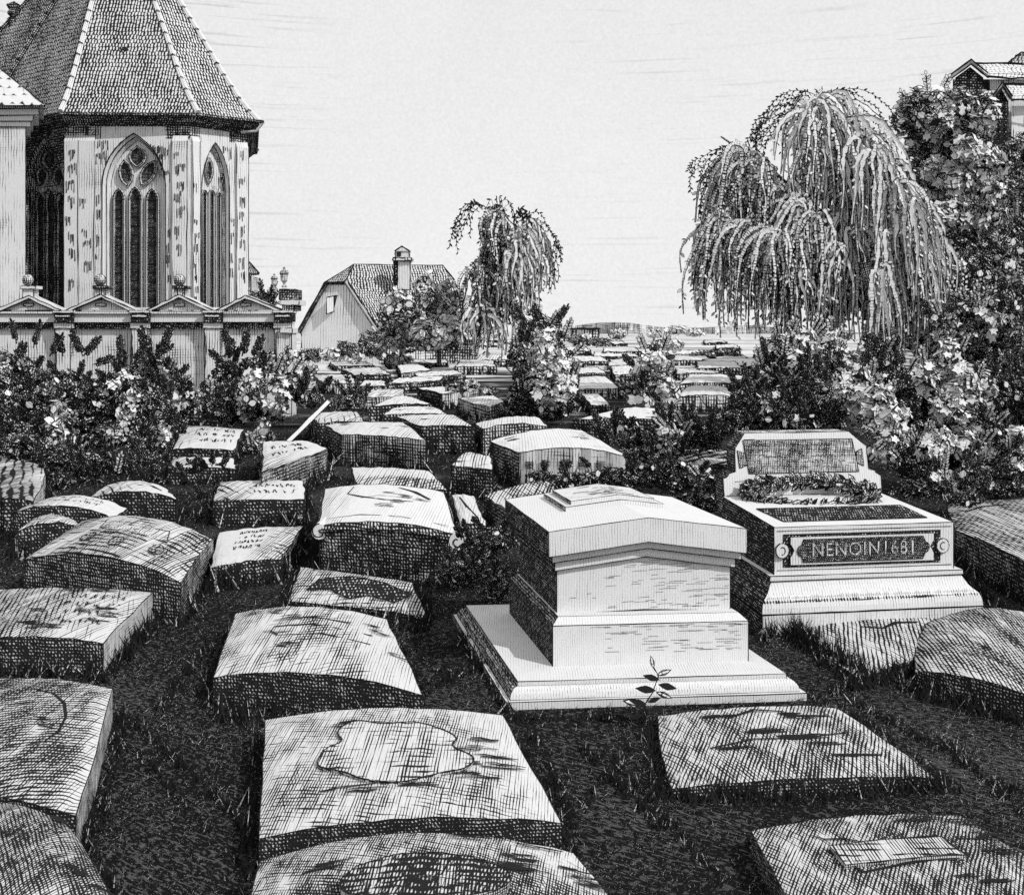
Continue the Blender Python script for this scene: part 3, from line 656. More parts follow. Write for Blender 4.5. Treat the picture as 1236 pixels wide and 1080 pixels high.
done = []
for k in range(400):
    if len(done) >= 34: break
    y = 409 + 36 * rnd() ** 1.3; x = U(430, 950) if y > 420 else U(560, 960); w_ = (y - 398) * U(.9, 1.5) + 8; hh_ = (y - 400) * .17 + 1
    if any(abs(x - a) < (w_ + b_) / 2 and abs(y - c_) < max(hh_, 3.2) for a, b_, c_ in done) or (x < 480 and y < 436): continue
    done.append((x, w_, y)); sk_ = (618 - x) / 618 * w_ * .3
    stone('tiny distant slab in the crowded far rows below the horizon', (x - w_ / 2, y), (x + w_ / 2, y - U(0, .6)), (x + w_ / 2 * .8 + sk_, y - hh_), (x - w_ / 2 * .8 + sk_, y - hh_), U(.22, .45), U(0, .06), tops=U(.02, .25), front=U(.6, .9), sidel=.85, mat=PALE, grass=.6, group='tiny distant slabs of the far rows')
# ------------------------------------------------------------------ pedestal tomb
def skewbox(mb, o, a, b, u0, u1, v0, v1, z0, z1, tone=.1, tones=None, pitch=.02, inset=0.0, edge=0.0):
    def q(u, v, z): return np.array([o[0] + a[0] * u + b[0] * v, o[1] + a[1] * u + b[1] * v, z])
    lo = [q(u0, v0, z0), q(u1, v0, z0), q(u1, v1, z0), q(u0, v1, z0)]
    hi = [q(u0 + inset, v0 + inset, z1), q(u1 - inset, v0 + inset, z1), q(u1 - inset, v1 - inset, z1), q(u0 + inset, v1 - inset, z1)]
    mb.hexa(lo, hi, tone, pitch, tones)
    if edge:
        mb.line(hi, edge, closed=True, wob=edge * .35, sub=6); mb.line(lo[:2], edge, wob=edge * .35, sub=6); mb.line([lo[0], lo[3]], edge, wob=edge * .35, sub=6)
        mb.line([lo[0], hi[0]], edge, sub=3); mb.line([lo[1], hi[1]], edge, sub=3)
a13, a5 = math.radians(12.6), math.radians(5)
O = np.array(on(611, 857)); A = (math.cos(a5), math.sin(a5)); B = (-math.sin(a13), math.cos(a13))
E = .0034; PT = .017
tomb = empty('pedestal_tomb', (O[0] + .8, O[1] + .9, 0), 'tall white pedestal tomb with a gabled lid standing on a broad plinth', 'tomb', 'raised tombs')
mb = MB(); skewbox(mb, O, A, B, 0, 1.80, 0, 1.92, -.05, .045, tones=(.05, .06, .3, .3, .7), pitch=PT, edge=E)  # left faces of the tomb are toned darker to paint shade
# rounded upper moulding
prev = None
for k in range(6):
    t0, t1 = k / 6 * math.pi / 2, (k + 1) / 6 * math.pi / 2
    z0, z1 = .045 + .065 * math.sin(t0), .045 + .065 * math.sin(t1); i0, i1 = .03 + .05 * (1 - math.cos(t0)), .03 + .05 * (1 - math.cos(t1))
    def q(i, z): return [np.array([O[0] + A[0] * u + B[0] * v_, O[1] + A[1] * u + B[1] * v_, z]) for u, v_ in ((i, i), (1.80 - i, i), (1.80 - i, 1.92 - i), (i, 1.92 - i))]
    lo, hi = q(i0, z0), q(i1, z1)
    for m_, tn in enumerate((.08, .3, .4, .72)):
        j = (m_ + 1) % 4; mb.poly([lo[m_], lo[j], hi[j], hi[m_]], tn, pitch=PT)
mb.line(q(.03, .046)[:2], E, sub=8, wob=E * .3); mb.line([q(.03, .046)[0], q(.03, .046)[3]], E * 1.2, sub=8, wob=E * .3)
def sk(mb, *a_, **k): skewbox(mb, O, A, B, *a_, **k)
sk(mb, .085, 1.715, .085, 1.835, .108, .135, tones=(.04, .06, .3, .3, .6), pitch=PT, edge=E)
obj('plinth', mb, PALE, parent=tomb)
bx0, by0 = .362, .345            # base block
mb = MB(); sk(mb, bx0, bx0 + 1.235, by0, by0 + 1.24, .13, .385, tones=(.03, .04, .6, .6, .975), pitch=PT * .8, edge=E)  # left face inked nearly black for its shade
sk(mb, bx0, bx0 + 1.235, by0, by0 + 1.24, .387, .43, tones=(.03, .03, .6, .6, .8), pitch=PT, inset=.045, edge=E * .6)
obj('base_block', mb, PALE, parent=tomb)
def gabled(mb, u0, u1, v0, v1, z0, z1, za0, za1, tones, edge=E):
    """a slab whose top and bottom follow a low gable; tones top, front, right, back, left"""
    def q(u, v, z): return np.array([O[0] + A[0] * u + B[0] * v, O[1] + A[1] * u + B[1] * v, z])
    m_ = (u0 + u1) / 2
    for (p, r_, zp, zr, zpt, zrt) in ((u0, m_, z0, za0, z1, za1), (m_, u1, za0, z0, za1, z1)):
        mb.poly([q(p, v0, zp), q(r_, v0, zr), q(r_, v0, zrt), q(p, v0, zpt)], tones[1], pitch=PT)
        mb.poly([q(p, v1, zp), q(p, v1, zpt), q(r_, v1, zrt), q(r_, v1, zr)], tones[3], pitch=PT)
        mb.poly([q(p, v0, zpt), q(r_, v0, zrt), q(r_, v1, zrt), q(p, v1, zpt)], tones[0], pitch=PT)
        mb.poly([q(p, v0, zp), q(p, v1, zp), q(r_, v1, zr), q(r_, v0, zr)], .5, pitch=PT)
    mb.poly([q(u0, v0, z0), q(u0, v0, z1), q(u0, v1, z1), q(u0, v1, z0)], tones[4], pitch=PT); mb.poly([q(u1, v0, z0), q(u1, v1, z0), q(u1, v1, z1), q(u1, v0, z1)], tones[2], pitch=PT)
    if edge:
        mb.line([q(u0, v0, z1), q(m_, v0, za1), q(u1, v0, z1)], edge, sub=8, wob=edge * .3)
        mb.line([q(u0, v0, z0), q(m_, v0, za0), q(u1, v0, z0)], edge * 1.1, sub=8, wob=edge * .3)
        for uu in (u0, u1): mb.line([q(uu, v0, z0), q(uu, v0, z1)], edge, sub=2); mb.line([q(uu, v0, z1), q(uu, v1, z1)], edge, sub=6, wob=edge * .3)
        mb.line([q(u0, v0, z0), q(u0, v1, z0)], edge, sub=4); mb.line([q(u0, v1, z1), q(m_, v1, za1), q(u1, v1, z1)], edge, sub=6, wob=edge * .3)
bu0, bu1, bv0 = bx0 + .06, bx0 + 1.175, by0 + .13
mb = MB(); gabled(mb, bu0, bu1, bv0, by0 + 1.17, .42, .725, .44, .80, (.1, .05, .6, .6, .975))  # left side shade put into the hatch tone
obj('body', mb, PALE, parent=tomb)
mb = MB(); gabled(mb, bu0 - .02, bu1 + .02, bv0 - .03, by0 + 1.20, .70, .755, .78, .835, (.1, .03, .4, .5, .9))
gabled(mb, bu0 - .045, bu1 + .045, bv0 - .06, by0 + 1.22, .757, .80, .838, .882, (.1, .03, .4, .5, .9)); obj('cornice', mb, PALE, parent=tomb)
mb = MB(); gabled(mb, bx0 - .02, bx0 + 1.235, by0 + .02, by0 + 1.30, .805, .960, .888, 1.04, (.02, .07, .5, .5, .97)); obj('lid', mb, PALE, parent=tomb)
# the raised tablet on the lid
mb = MB(); T0, T1, V0, V1 = bx0 + .23, bx0 + .90, by0 + .55, by0 + 1.15
def lz(u):
    m_ = bx0 + .6075; return .960 + .08 * (1 - abs(u - m_) / .6275)
def q(u, v, dz): return np.array([O[0] + A[0] * u + B[0] * v, O[1] + A[1] * u + B[1] * v, lz(u) + dz])
for (i, z0, z1, tn) in ((0, 0.0, .03, .05), (.05, .03, .055, .12)):
    m_ = bx0 + .6075; us = [T0 + i, m_, T1 - i]
    for u0_, u1_ in zip(us[:-1], us[1:]):
        mb.poly([q(u0_, V0 + i, z1), q(u1_, V0 + i, z1), q(u1_, V1 - i, z1), q(u0_, V1 - i, z1)], tn, pitch=(PT, PT * 3), rot=1.3)
        mb.poly([q(u0_, V0 + i, z0), q(u1_, V0 + i, z0), q(u1_, V0 + i, z1), q(u0_, V0 + i, z1)], .05, pitch=PT)
        mb.poly([q(u0_, V1 - i, z0), q(u1_, V1 - i, z0), q(u1_, V1 - i, z1), q(u0_, V1 - i, z1)], .3, pitch=PT)
    for uu in (us[0], us[2]): mb.poly([q(uu, V0 + i, z0), q(uu, V1 - i, z0), q(uu, V1 - i, z1), q(uu, V0 + i, z1)], .6, pitch=PT)
    mb.line([q(us[0], V0 + i, z1), q(m_, V0 + i, z1), q(us[2], V0 + i, z1), q(us[2], V1 - i, z1), q(m_, V1 - i, z1), q(us[0], V1 - i, z1)], E * .8, closed=True, sub=4, wob=E * .3)
for k in range(26):
    u, v_ = U(T0 + .1, T1 - .25), U(V0 + .1, V1 - .12); mb.line([q(u, v_, .058), q(u + U(.04, .13), v_ + U(-.01, .01), .058)], E * .5, sub=3, wob=E * .6)
obj('tablet', mb, PALE, parent=tomb)
# chips and fine horizontal weather lines on the fronts
mb = MB()
for k in range(80):
    u = bu0 + (bu1 - bu0) * min(.97, (.02 + .96 * rnd() ** .55)); z = U(.45, .76); L_ = U(.03, .13) * (u - bu0 + .3)
    if z > .72 + .075 * (1 - abs(2 * (u - bu0) / (bu1 - bu0) - 1)) - .03: continue
    L_ = min(L_, bu1 - .01 - u)
    if L_ < .01: continue
    mb.line([np.array([O[0] + A[0] * (u + t) + B[0] * (bv0 - .002), O[1] + A[1] * (u + t) + B[1] * (bv0 - .002), z + .004 * math.sin(t * 20)]) for t in (0, L_ / 2, L_)], .0010, sub=1)
for k in range(70):
    u = bx0 + .05 + 1.1 * rnd() ** .6; z = .375 - .17 * rnd() ** 1.8; L_ = min(U(.03, .12), bx0 + 1.225 - u)
    mb.line([np.array([O[0] + A[0] * (u + t) + B[0] * (by0 - .002), O[1] + A[1] * (u + t) + B[1] * (by0 - .002), z]) for t in (0, L_ / 2, L_)], .0010, sub=1)
obj('weather_marks', mb, PALE, parent=tomb)

# ------------------------------------------------------------------ bench tomb
a9, a8 = math.radians(8.5), math.radians(7.5)
O2 = np.array(on(920, 768)); A2 = (math.cos(a9), math.sin(a9)); B2 = (-math.sin(a8), math.cos(a8)); E2 = .0044; P2 = .022
def Q2(u, v, z): return np.array([O2[0] + A2[0] * u + B2[0] * v, O2[1] + A2[1] * u + B2[1] * v, z])
def sk2(mb, *a_, **k): skewbox(mb, O2, A2, B2, *a_, **k)
bench = empty('bench_shaped_tomb', tuple(Q2(.85, .8, 0)), 'white tomb shaped like a bench with a tall backrest and dark lettered panels', 'tomb', 'raised tombs')
W2 = 1.73; V2 = 1.95
mb = MB(); sk2(mb, 0, W2, 0, V2, -.05, .15, tones=(.1, .12, .7, .7, .94), pitch=P2, edge=E2)  # dark hatch tones paint shade on the tomb's left side
# ogee
n = 8; 
def ring(k):
    t = k / n; i = .00 + .115 * (t ** 1.6); z = .155 + .215 * t + .02 * math.sin(t * math.pi * 2); return i, z
for k in range(n):
    (i0, z0), (i1, z1) = ring(k), ring(k + 1)
    lo = [Q2(i0, i0, z0), Q2(W2 - i0, i0, z0), Q2(W2 - i0, V2 - i0, z0), Q2(i0, V2 - i0, z0)]; hi = [Q2(i1, i1, z1), Q2(W2 - i1, i1, z1), Q2(W2 - i1, V2 - i1, z1), Q2(i1, V2 - i1, z1)]
    for m_, tn in enumerate((.45 if k in (2,) else .06, .6, .6, .92)):
        j = (m_ + 1) % 4; mb.poly([lo[m_], lo[j], hi[j], hi[m_]], tn, pitch=P2)
mb.line([Q2(0, 0, .156), Q2(W2, 0, .156)], E2, sub=10, wob=E2 * .4); mb.line([Q2(.115, .115, .37), Q2(W2 - .115, .115, .37)], E2, sub=10, wob=E2 * .3); mb.line([Q2(0, 0, .156), Q2(0, V2, .156)], E2, sub=5)
for k in range(110):                                            # zig-zag strokes along the moulding
    u = .05 + (W2 - .1) * k / 110; mb.line([Q2(u, .012, .215 + U(-.01, .0)), Q2(u + .008, .035, .262 + U(0, .02))], E2 * .35, sub=1)
sk2(mb, .10, W2 - .10, .10, V2 - .1, .37, .405, tones=(.05, .04, .6, .6, .85), pitch=P2, edge=E2)
obj('plinth', mb, PALE, parent=bench)
u0, u1, v0, v1 = .15, W2 - .15, .15, 1.30
mb = MB(); zt = .755; zb_ = .80
lo = [Q2(u0, v0, .40), Q2(u1, v0, .40), Q2(u1, v1, .40), Q2(u0, v1, .40)]; hi = [Q2(u0, v0, zt), Q2(u1, v0, zt), Q2(u1, v1, zb_), Q2(u0, v1, zb_)]
mb.hexa(lo, hi, pitch=P2, tones=(.03, .04, .7, .7, .96))
mb.line(hi, E2, closed=True, sub=8, wob=E2 * .3); mb.line([lo[0], hi[0]], E2); mb.line([lo[1], hi[1]], E2)
# moulding lines on the front
for z in (.725, .435): mb.line([Q2(u0 + .02, v0 - .003, z), Q2(u1 - .02, v0 - .003, z)], E2 * .7, sub=10, wob=E2 * .3)
obj('chest', mb, PALE, parent=bench)
# front frame with scrolled ears, and the dark name panel
def flat(mb, pts, tone, y, th=.012, line=E2 * .8, pitch=P2):
    up = [Q2(u, y - th, z) for u, z in pts]; dn = [Q2(u, y, z) for u, z in pts]
    mb.poly(up, tone, pitch=pitch)
    for k in range(len(pts)): j = (k + 1) % len(pts); mb.poly([dn[k], dn[j], up[j], up[k]], .5, pitch=pitch)
    mb.line(up, line, closed=True, sub=3, wob=line * .3)
mb = MB(); flat(mb, [(u0 + .07, .46), (u1 - .11, .46), (u1 - .11, .70), (u0 + .07, .70)], .9, v0, .004)
flat(mb, [(u0 + .12, .475), (u1 - .17, .475), (u1 - .17, .53), (u1 - .2, .585), (u1 - .17, .63), (u1 - .17, .682), (u0 + .12, .682), (u0 + .12, .63), (u0 + .15, .585), (u0 + .12, .53)], .05, v0 - .006, .014)
for uc, sg in ((u0 + .055, 1), (u1 - .10, -1)):
    flat(mb, [(uc + .05 * math.cos(t), .585 + .055 * math.sin(t)) for t in np.linspace(0, 6.28, 14)[:-1]], .03, v0 - .006, .02)
    mb.line([Q2(uc + sg * .022 * math.cos(t), v0 - .03, .585 + .028 * math.sin(t)) for t in np.linspace(-1.9, 2.2, 9)], E2 * .8, sub=1)
obj('front_frame', mb, PALE, parent=bench)
pc = (u0 + .22, u1 - .26); mb = MB()
rn = [(pc[0], .495), (pc[1], .495)] + [(pc[1] + .05 * math.sin(t) + .0, .58 - .045 * math.cos(t)) for t in np.linspace(0.3, 2.84, 7)] + [(pc[1], .665), (pc[0], .665)] + [(pc[0] - .05 * math.sin(t), .58 + .045 * math.cos(t)) for t in np.linspace(0.3, 2.84, 7)]
flat(mb, rn, .90, v0 - .021, .006, pitch=P2 * .6)
np_ = obj('name_panel', mb, STONE, parent=bench)
cu = bpy.data.curves.new('letters', 'FONT'); cu.body = 'NENOIN1681'; cu.size = .14; cu.extrude = .003; cu.offset = -.0005; cu.align_x = 'CENTER'; cu.align_y = 'CENTER'; cu.space_character = 1.1
to = bpy.data.objects.new('letters_source', cu); col.objects.link(to); bpy.context.view_layer.update()
me = bpy.data.meshes.new_from_object(to.evaluated_get(bpy.context.evaluated_depsgraph_get())); bpy.data.objects.remove(to)
a = me.attributes.new('tone', 'FLOAT', 'CORNER'); a.data.foreach_set('value', np.full(len(me.loops), .38, np.float32))
if not me.uv_layers: me.uv_layers.new(name='UVMap')
me.uv_layers[0].name = 'UVMap'
uvv = np.zeros((len(me.loops), 2), np.float32); cov = np.array([me.vertices[l.vertex_index].co[:2] for l in me.loops]) / .012; me.uv_layers[0].data.foreach_set('uv', cov.astype(np.float32).ravel())
me.materials.clear(); me.materials.append(PALE)
lt = bpy.data.objects.new('lettering', me); col.objects.link(lt); lt.parent = np_
from mathutils import Matrix
X = np.array([A2[0], A2[1], 0]); Y = np.array([0, 0, 1.]); Z = np.cross(X, Y); cpos = Q2((pc[0] + pc[1]) / 2, v0 - .031, .58) - ORG[bench.name]
wid = max(v_.co.x for v_ in me.vertices) - min(v_.co.x for v_ in me.vertices); kx = (pc[1] - pc[0]) * .84 / wid
lt.matrix_local = Matrix(((X[0] * kx, Y[0], Z[0], cpos[0]), (X[1] * kx, Y[1], Z[1], cpos[1]), (X[2] * kx, Y[2], Z[2], cpos[2]), (0, 0, 0, 1)))
# dark panel let into the top
mb = MB()
def zt_(v): return zt + (zb_ - zt) * (v - v0) / (v1 - v0)
pts = [(u0 + .14, v0 + .15), (u1 - .13, v0 + .15), (u1 - .10, v0 + .62), (u0 + .10, v0 + .62)]
up = [Q2(u, v_, zt_(v_) + .006) for u, v_ in pts]; mb.poly(up, .88, pitch=(P2 * .8, P2 * 3)); mb.line(up, E2, closed=True, sub=5)
obj('seat_panel', mb, STONE, parent=bench)
# backrest: leaning slab with shoulders and chamfered top
mb = MB()
def QB(u, z, off=0.0): return Q2(u, 1.30 + (z - .75) * .16 + off, z)
bl0, bl1 = u0 + .02, u1 + .02
out = [(bl0, .62), (bl1, .62), (bl1, .945), (bl1 - .045, .97), (bl1 - .05, .99), (bl1 - .11, 1.0), (bl1 - .115, 1.20), (bl1 - .27, 1.325), (bl0 + .21, 1.325), (bl0 + .12, 1.20), (bl0 + .11, 1.0), (bl0 + .05, .99), (bl0 + .045, .97), (bl0, .945)]
fr_ = [QB(u, z) for u, z in out]; bk = [QB(u, z, .22) for u, z in out]
mb.poly(fr_, .03, pitch=P2); mb.poly(bk[::-1], .7, pitch=P2)
for k in range(len(out)):
    j = (k + 1) % len(out); mb.poly([fr_[k], bk[k], bk[j], fr_[j]], .9 if out[k][0] < .8 else .5, pitch=P2)
mb.line(fr_[1:] + [fr_[0]], E2, sub=4, wob=E2 * .4)
mb.line([QB(bl0, .765, -.004), QB(bl1, .765, -.004)], E2 * .8, sub=8, wob=E2 * .5)
for u, z in ((bl0 + .1, .92), (bl0 + .3, .925), (bl1 - .2, .9), (bl1 - .18, .88), (bl1 - .19, .865), (bl0 + .2, 1.27)): mb.line([QB(u, z, -.003), QB(u + .1, z + .003, -.003)], E2 * .6, sub=2)
obj('backrest', mb, PALE, parent=bench)
mb = MB(); pn = [(bl0 + .23, .985), (bl1 - .20, .985), (bl1 - .245, 1.265), (bl0 + .19, 1.265)]
for pp in (pn, [(pn[0][0] - .01, 1.06), (pn[0][0] - .01, 1.15), (bl0 + .135, 1.18), (bl0 + .15, 1.03)], [(pn[1][0] - .01, 1.06), (bl1 - .15, 1.03), (bl1 - .16, 1.18), (pn[1][0] - .02, 1.15)]):
    f_ = [QB(u, z, -.006) for u, z in pp]; mb.poly(f_, .52, pitch=P2 * .72); mb.line(f_, E2, closed=True, sub=4)
for r_ in range(5):
    u = pn[0][0] + .05; z = 1.03 + r_ * .047
    while u < pn[1][0] - .1:
        w_ = U(.015, .04)
        if rnd() < .75: mb.line([QB(u, z + U(-.012, .0), -.010), QB(u + w_ * .3, z + U(.0, .02), -.010), QB(u + w_, z + U(-.012, .015), -.010)], E2 * .55, sub=1)
        u += w_ + .012
obj('inscription_panel', mb, STONE, parent=bench)
# the wreath lying against the backrest
ls = LeafSet(); mb = MB(); c0 = Q2(.84, 1.10, .835); ringp = [c0 + np.array([.52 * math.cos(t), .20 * math.sin(t), .085 * math.sin(t)]) for t in np.linspace(0, 2 * math.pi, 40)]
mb.tube(ringp, [.035] * 40, n=6, tone=.8, pitch=.02); ls.raw(mb)
C = []; T = []; N_ = []
for k in range(520):
    t = U(0, 2 * math.pi); p = c0 + np.array([.52 * math.cos(t), .20 * math.sin(t), .085 * math.sin(t)]); tg = np.array([-math.sin(t), .34 * math.cos(t), .15 * math.cos(t)])
    o_ = norm(np.random.normal(0, 1, (1, 3)))[0]; C.append(p + o_ * .055); T.append(tg * .7 + o_ * .7)
C = np.array(C); T = norm(np.array(T)); Bv = norm(np.cross(T, np.random.normal(0, .5, T.shape) + np.array([[0, -1, .6]])))
m1 = np.random.rand(len(C)) < .72
ls.add(C[m1], T[m1], Bv[m1], .10, .042, .45, ring=True, border=.25); ls.add(C[~m1], T[~m1], Bv[~m1], .09, .03, 1.0, ring=False)
tag(ls.build('wreath', LEAF), 'oval leafy wreath lying on the seat of the bench shaped tomb', 'wreath')

# ------------------------------------------------------------------ church
church = empty('gothic_church', at(150, 400, 33)[:2] + (0,), 'gothic church apse with traceried windows and steep tiled polygonal roof', 'church')
ZE = H + (400 - 148) * 30.0 / F
cor = {'A': (-118, 34.5), 'L': (-18, 32.5), 'B': (78, 30.), 'C': (229, 30.), 'D': (299, 31.2), 'E': (296, 36.), 'G': (60, 42.)}
def gp(k): px, d = cor[k]; return np.array([(px - CX) / F * d, d])
class Facet:
    def __init__(s, k0, k1):
        s.a, s.b = gp(k0), gp(k1); t = s.b - s.a; t /= np.linalg.norm(t); s.t = t; s.n = np.array([t[1], -t[0]])
    def __call__(s, px, py, off=0.0):
        k = (px - CX) / F                                         # point on the wall plane seen at that column
        a = s.a + s.n * 0
        Yd = (a @ s.n) / (np.array([k, 1.0]) @ s.n); X_ = k * Yd
        z = H + (CY - py) * Yd / F
        return np.array([X_ + s.n[0] * off, Yd + s.n[1] * off, z])
def arch(l, r, spring, apex, bottom, n=9):
    w_ = r - l; k = (spring - apex) / (.866 * w_); P = [(l, bottom), (l, spring)]
    P += [(r - w_ * math.cos(t), spring - w_ * math.sin(t) * k) for t in np.linspace(0, math.pi / 3, n)[1:]]
    P += [(l + w_ * math.cos(t), spring - w_ * math.sin(t) * k) for t in np.linspace(math.pi / 3, 0, n)[1:]]
    P += [(r, bottom)]; return P
CP = .072
def wall_window(mb, f, xl, xr, top, hole, bottom, tone, capt):
    hl, hr = hole[0][0], hole[-1][0]
    def pl(p, tn): mb.poly([f(*a_) for a_ in p], tn, pitch=CP)
    for x0, x1 in ((xl, hl), (hr, xr)):
        pl([(x0, bottom + 140), (x1, bottom + 140), (x1, top + 20), (x0, top + 20)], tone); pl([(x0, top + 20), (x1, top + 20), (x1, top - 6), (x0, top - 6)], capt)  # upper strip darkened to paint the eave's shadow
    pl([(hl, bottom + 140), (hr, bottom + 140), (hr, bottom), (hl, bottom)], tone)
    for a_, b_ in zip(hole[1:-2], hole[2:-1]):
        if abs(a_[0] - b_[0]) < 1e-6: continue
        pl([a_, b_, (b_[0], top - 6), (a_[0], top - 6)], tone + .05 if tone < .5 else tone)
def scale_about(P, cx, k, cyb=None): return [(cx + (x - cx) * k, y + (0 if cyb is None else (cyb - y) * (1 - k) * .0)) for x, y in P]
def bars(mb, f, pts, w_, off, th=.08, tone=.05, closed=False):
    P = [f(x, y, off) for x, y in pts]
    if closed: P = P + [P[0]]
    for a_, b_ in zip(P[:-1], P[1:]):
        d = b_ - a_; L_ = np.linalg.norm(d)
        if L_ < 1e-6: continue
        d /= L_; nn = np.array([f.n[0], f.n[1], 0]); sd = np.cross(d, nn); a2, b2 = a_ - d * w_ * .3, b_ + d * w_ * .3
        lo = [a2 - sd * w_ / 2, a2 + sd * w_ / 2, b2 + sd * w_ / 2, b2 - sd * w_ / 2]; hi = [p + nn * th for p in lo]
        mb.poly(hi, tone, pitch=CP)
        for k in range(4): j = (k + 1) % 4; mb.poly([lo[k], lo[j], hi[j], hi[k]], .45, pitch=CP)
def window(f, outer, l, r, spring, apex, bottom, lanc, quads, dark=0.0, ink=.022):
    """stone frame + tracery as one mesh, panes as its child"""
    mb = MB(); inn = arch(l, r, spring, apex, bottom)
    O_ = [f(x, y, 0.002) for x, y in outer]; I_ = [f(x, y, -.27) for x, y in inn]; M_ = [f(x * .55 + x2 * .45, y * .55 + y2 * .45, -.12) for (x, y), (x2, y2) in zip(outer, inn)]
    for k in range(len(O_) - 1):
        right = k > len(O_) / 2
        mb.poly([O_[k], O_[k + 1], M_[k + 1], M_[k]], .06 + dark, pitch=CP); mb.poly([M_[k], M_[k + 1], I_[k + 1], I_[k]], (.45 if right else .10) + dark, pitch=CP * .8)  # right reveal toned darker, its shade painted in
    mb.line(O_, ink, sub=2); mb.line(M_, ink * .8, sub=2); mb.line(I_, ink, sub=1)
    P = [f(x, y, -.26) for x, y in inn]; mb.poly(P[::-1], .08 + dark, pitch=CP)
    w0 = .055
    panes = MB()
    for (a_, b_, tp, bt) in lanc:
        h_ = arch(a_, b_, tp + (b_ - a_) * 1.0, tp, bt, 5); bars(mb, f, h_, w0, -.25, .10, .04 + dark)
        pp = [f(x, y, -.235) for x, y in h_]; panes.poly(pp[::-1], .96, pitch=CP * .6); mb.line([p_ + np.array([f.n[0], f.n[1], 0]) * .10 for p_ in pp], ink * .8, sub=1)
        for yy in np.arange(tp + 14, bt, 11): panes.line([f(a_, yy, -.225), f(b_, yy, -.225)], .012, sub=2)
    for q_ in quads:
        bars(mb, f, q_, w0, -.25, .10, .04 + dark, closed=True); pp = [f(x, y, -.235) for x, y in q_]; panes.poly(pp[::-1], .92, pitch=CP * .6); mb.line([p_ + np.array([f.n[0], f.n[1], 0]) * .10 for p_ in pp], ink * .8, sub=1, closed=True)
    w_ = obj('window', mb, PALE, parent=church); obj('glass', panes, GLASS, parent=w_); return w_
def vesica(cx, cy, rx, ry, rot=0.0, n=6):
    P = []
    for sg in (1, -1):
        for t in np.linspace(-1, 1, n)[:-1]:
            x = sg * rx * (1 - t * t) ** .8 ; y = -sg * t * ry * 1.0
            c, s_ = math.cos(rot), math.sin(rot); P.append((cx + x * c - y * s_, cy + x * s_ + y * c))
    return P
def stains(mb, f, x0, x1, y0, y1, off, p=.75):
    """damp streaks hanging under the courses of the masonry"""
    y = y0 + U(0, 10)
    while y < y1:
        if rnd() < p:
            a_ = U(x0, x0 + (x1 - x0) * .4); b_ = U(a_ + (x1 - x0) * .3, x1); x = a_; sl = U(-.4, .4)
            while x < b_:
                h_ = U(4, 15); yy = y + (x - a_) * sl + U(-1.5, 1.5); mb.line([f(x, yy, off), f(x + U(-.3, .3), yy + h_, off)], U(.010, .017), sub=2, wob=.004); x += U(1.3, 2.6)
        y += U(12, 26)
mb = MB()
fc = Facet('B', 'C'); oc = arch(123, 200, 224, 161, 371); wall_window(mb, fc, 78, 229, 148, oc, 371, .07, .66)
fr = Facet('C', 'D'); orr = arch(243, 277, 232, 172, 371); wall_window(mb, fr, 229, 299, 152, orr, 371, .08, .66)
fl_ = Facet('L', 'B'); ol = arch(30, 77, 232, 166, 371); wall_window(mb, fl_, -18, 78, 152, ol, 371, .84, .9)  # left facet inked dark, the unlit side's shade in its tone
for k0, k1 in (('A', 'L'), ('D', 'E'), ('E', 'G'), ('G', 'A')):
    p0, p1 = gp(k0), gp(k1); mb.poly([(p0[0], p0[1], -.1), (p1[0], p1[1], -.1), (p1[0], p1[1], ZE), (p0[0], p0[1], ZE)], .5, pitch=CP)
for f_, x0, x1 in ((fc, 115, 123), (fc, 201, 208), (fr, 277, 283)): stains(mb, f_, x0, x1, 235, 365, .012)
stains(mb, fc, 116, 140, 168, 200, .012); stains(mb, fc, 182, 207, 168, 205, .012); stains(mb, fr, 262, 282, 175, 215, .012)
obj('wall', mb, WALLM, parent=church)
window(fc, oc, 130, 196, 226, 168, 371, [(134, 147, 227, 371), (153, 168, 225, 371), (174, 188, 227, 371)],
       [vesica(163, 188, 10, 13, 0), vesica(149, 208, 8, 16, -.12), vesica(176, 208, 8, 17, .5)])
window(fr, orr, 246, 272, 234, 180, 371, [(247, 253, 229, 371), (256, 262, 229, 371), (265, 270, 232, 371)], [vesica(256, 205, 4, 15)], ink=.018)
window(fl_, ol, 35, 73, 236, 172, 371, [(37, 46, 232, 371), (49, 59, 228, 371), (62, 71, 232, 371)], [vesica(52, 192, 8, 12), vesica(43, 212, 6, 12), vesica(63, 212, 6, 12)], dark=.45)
# pilaster strips at the corners
for f, x0, x1, tn in ((fc, 79, 96, .06), (fc, 96, 115, .07), (fc, 209, 227, .07), (fr, 231, 240, .06), (fr, 284, 298, .08)):
    mb = MB(); lo = [f(x0, 480, .0), f(x1, 480, .0), f(x1, 480, -.2), f(x0, 480, -.2)]; 
    a0, a1, b0, b1 = f(x0, 470, .10), f(x1, 470, .10), f(x0, 470, -.05), f(x1, 470, -.05)
    zt0 = ZE - .55
    def up_(p, z): return np.array([p[0], p[1], z])
    mb.hexa([up_(a0, 0), up_(a1, 0), up_(b1, 0), up_(b0, 0)], [up_(a0, zt0), up_(a1, zt0), up_(b1, zt0 + .25), up_(b0, zt0 + .25)], tn, CP)
    for p in (a0, a1): mb.line([up_(p, 0), up_(p, zt0)], .014, sub=14, wob=.012)
    stains(mb, f, x0 + 1, x1 - 1, 176, 372, .112)
    obj('buttress', mb, WALLM, parent=church)
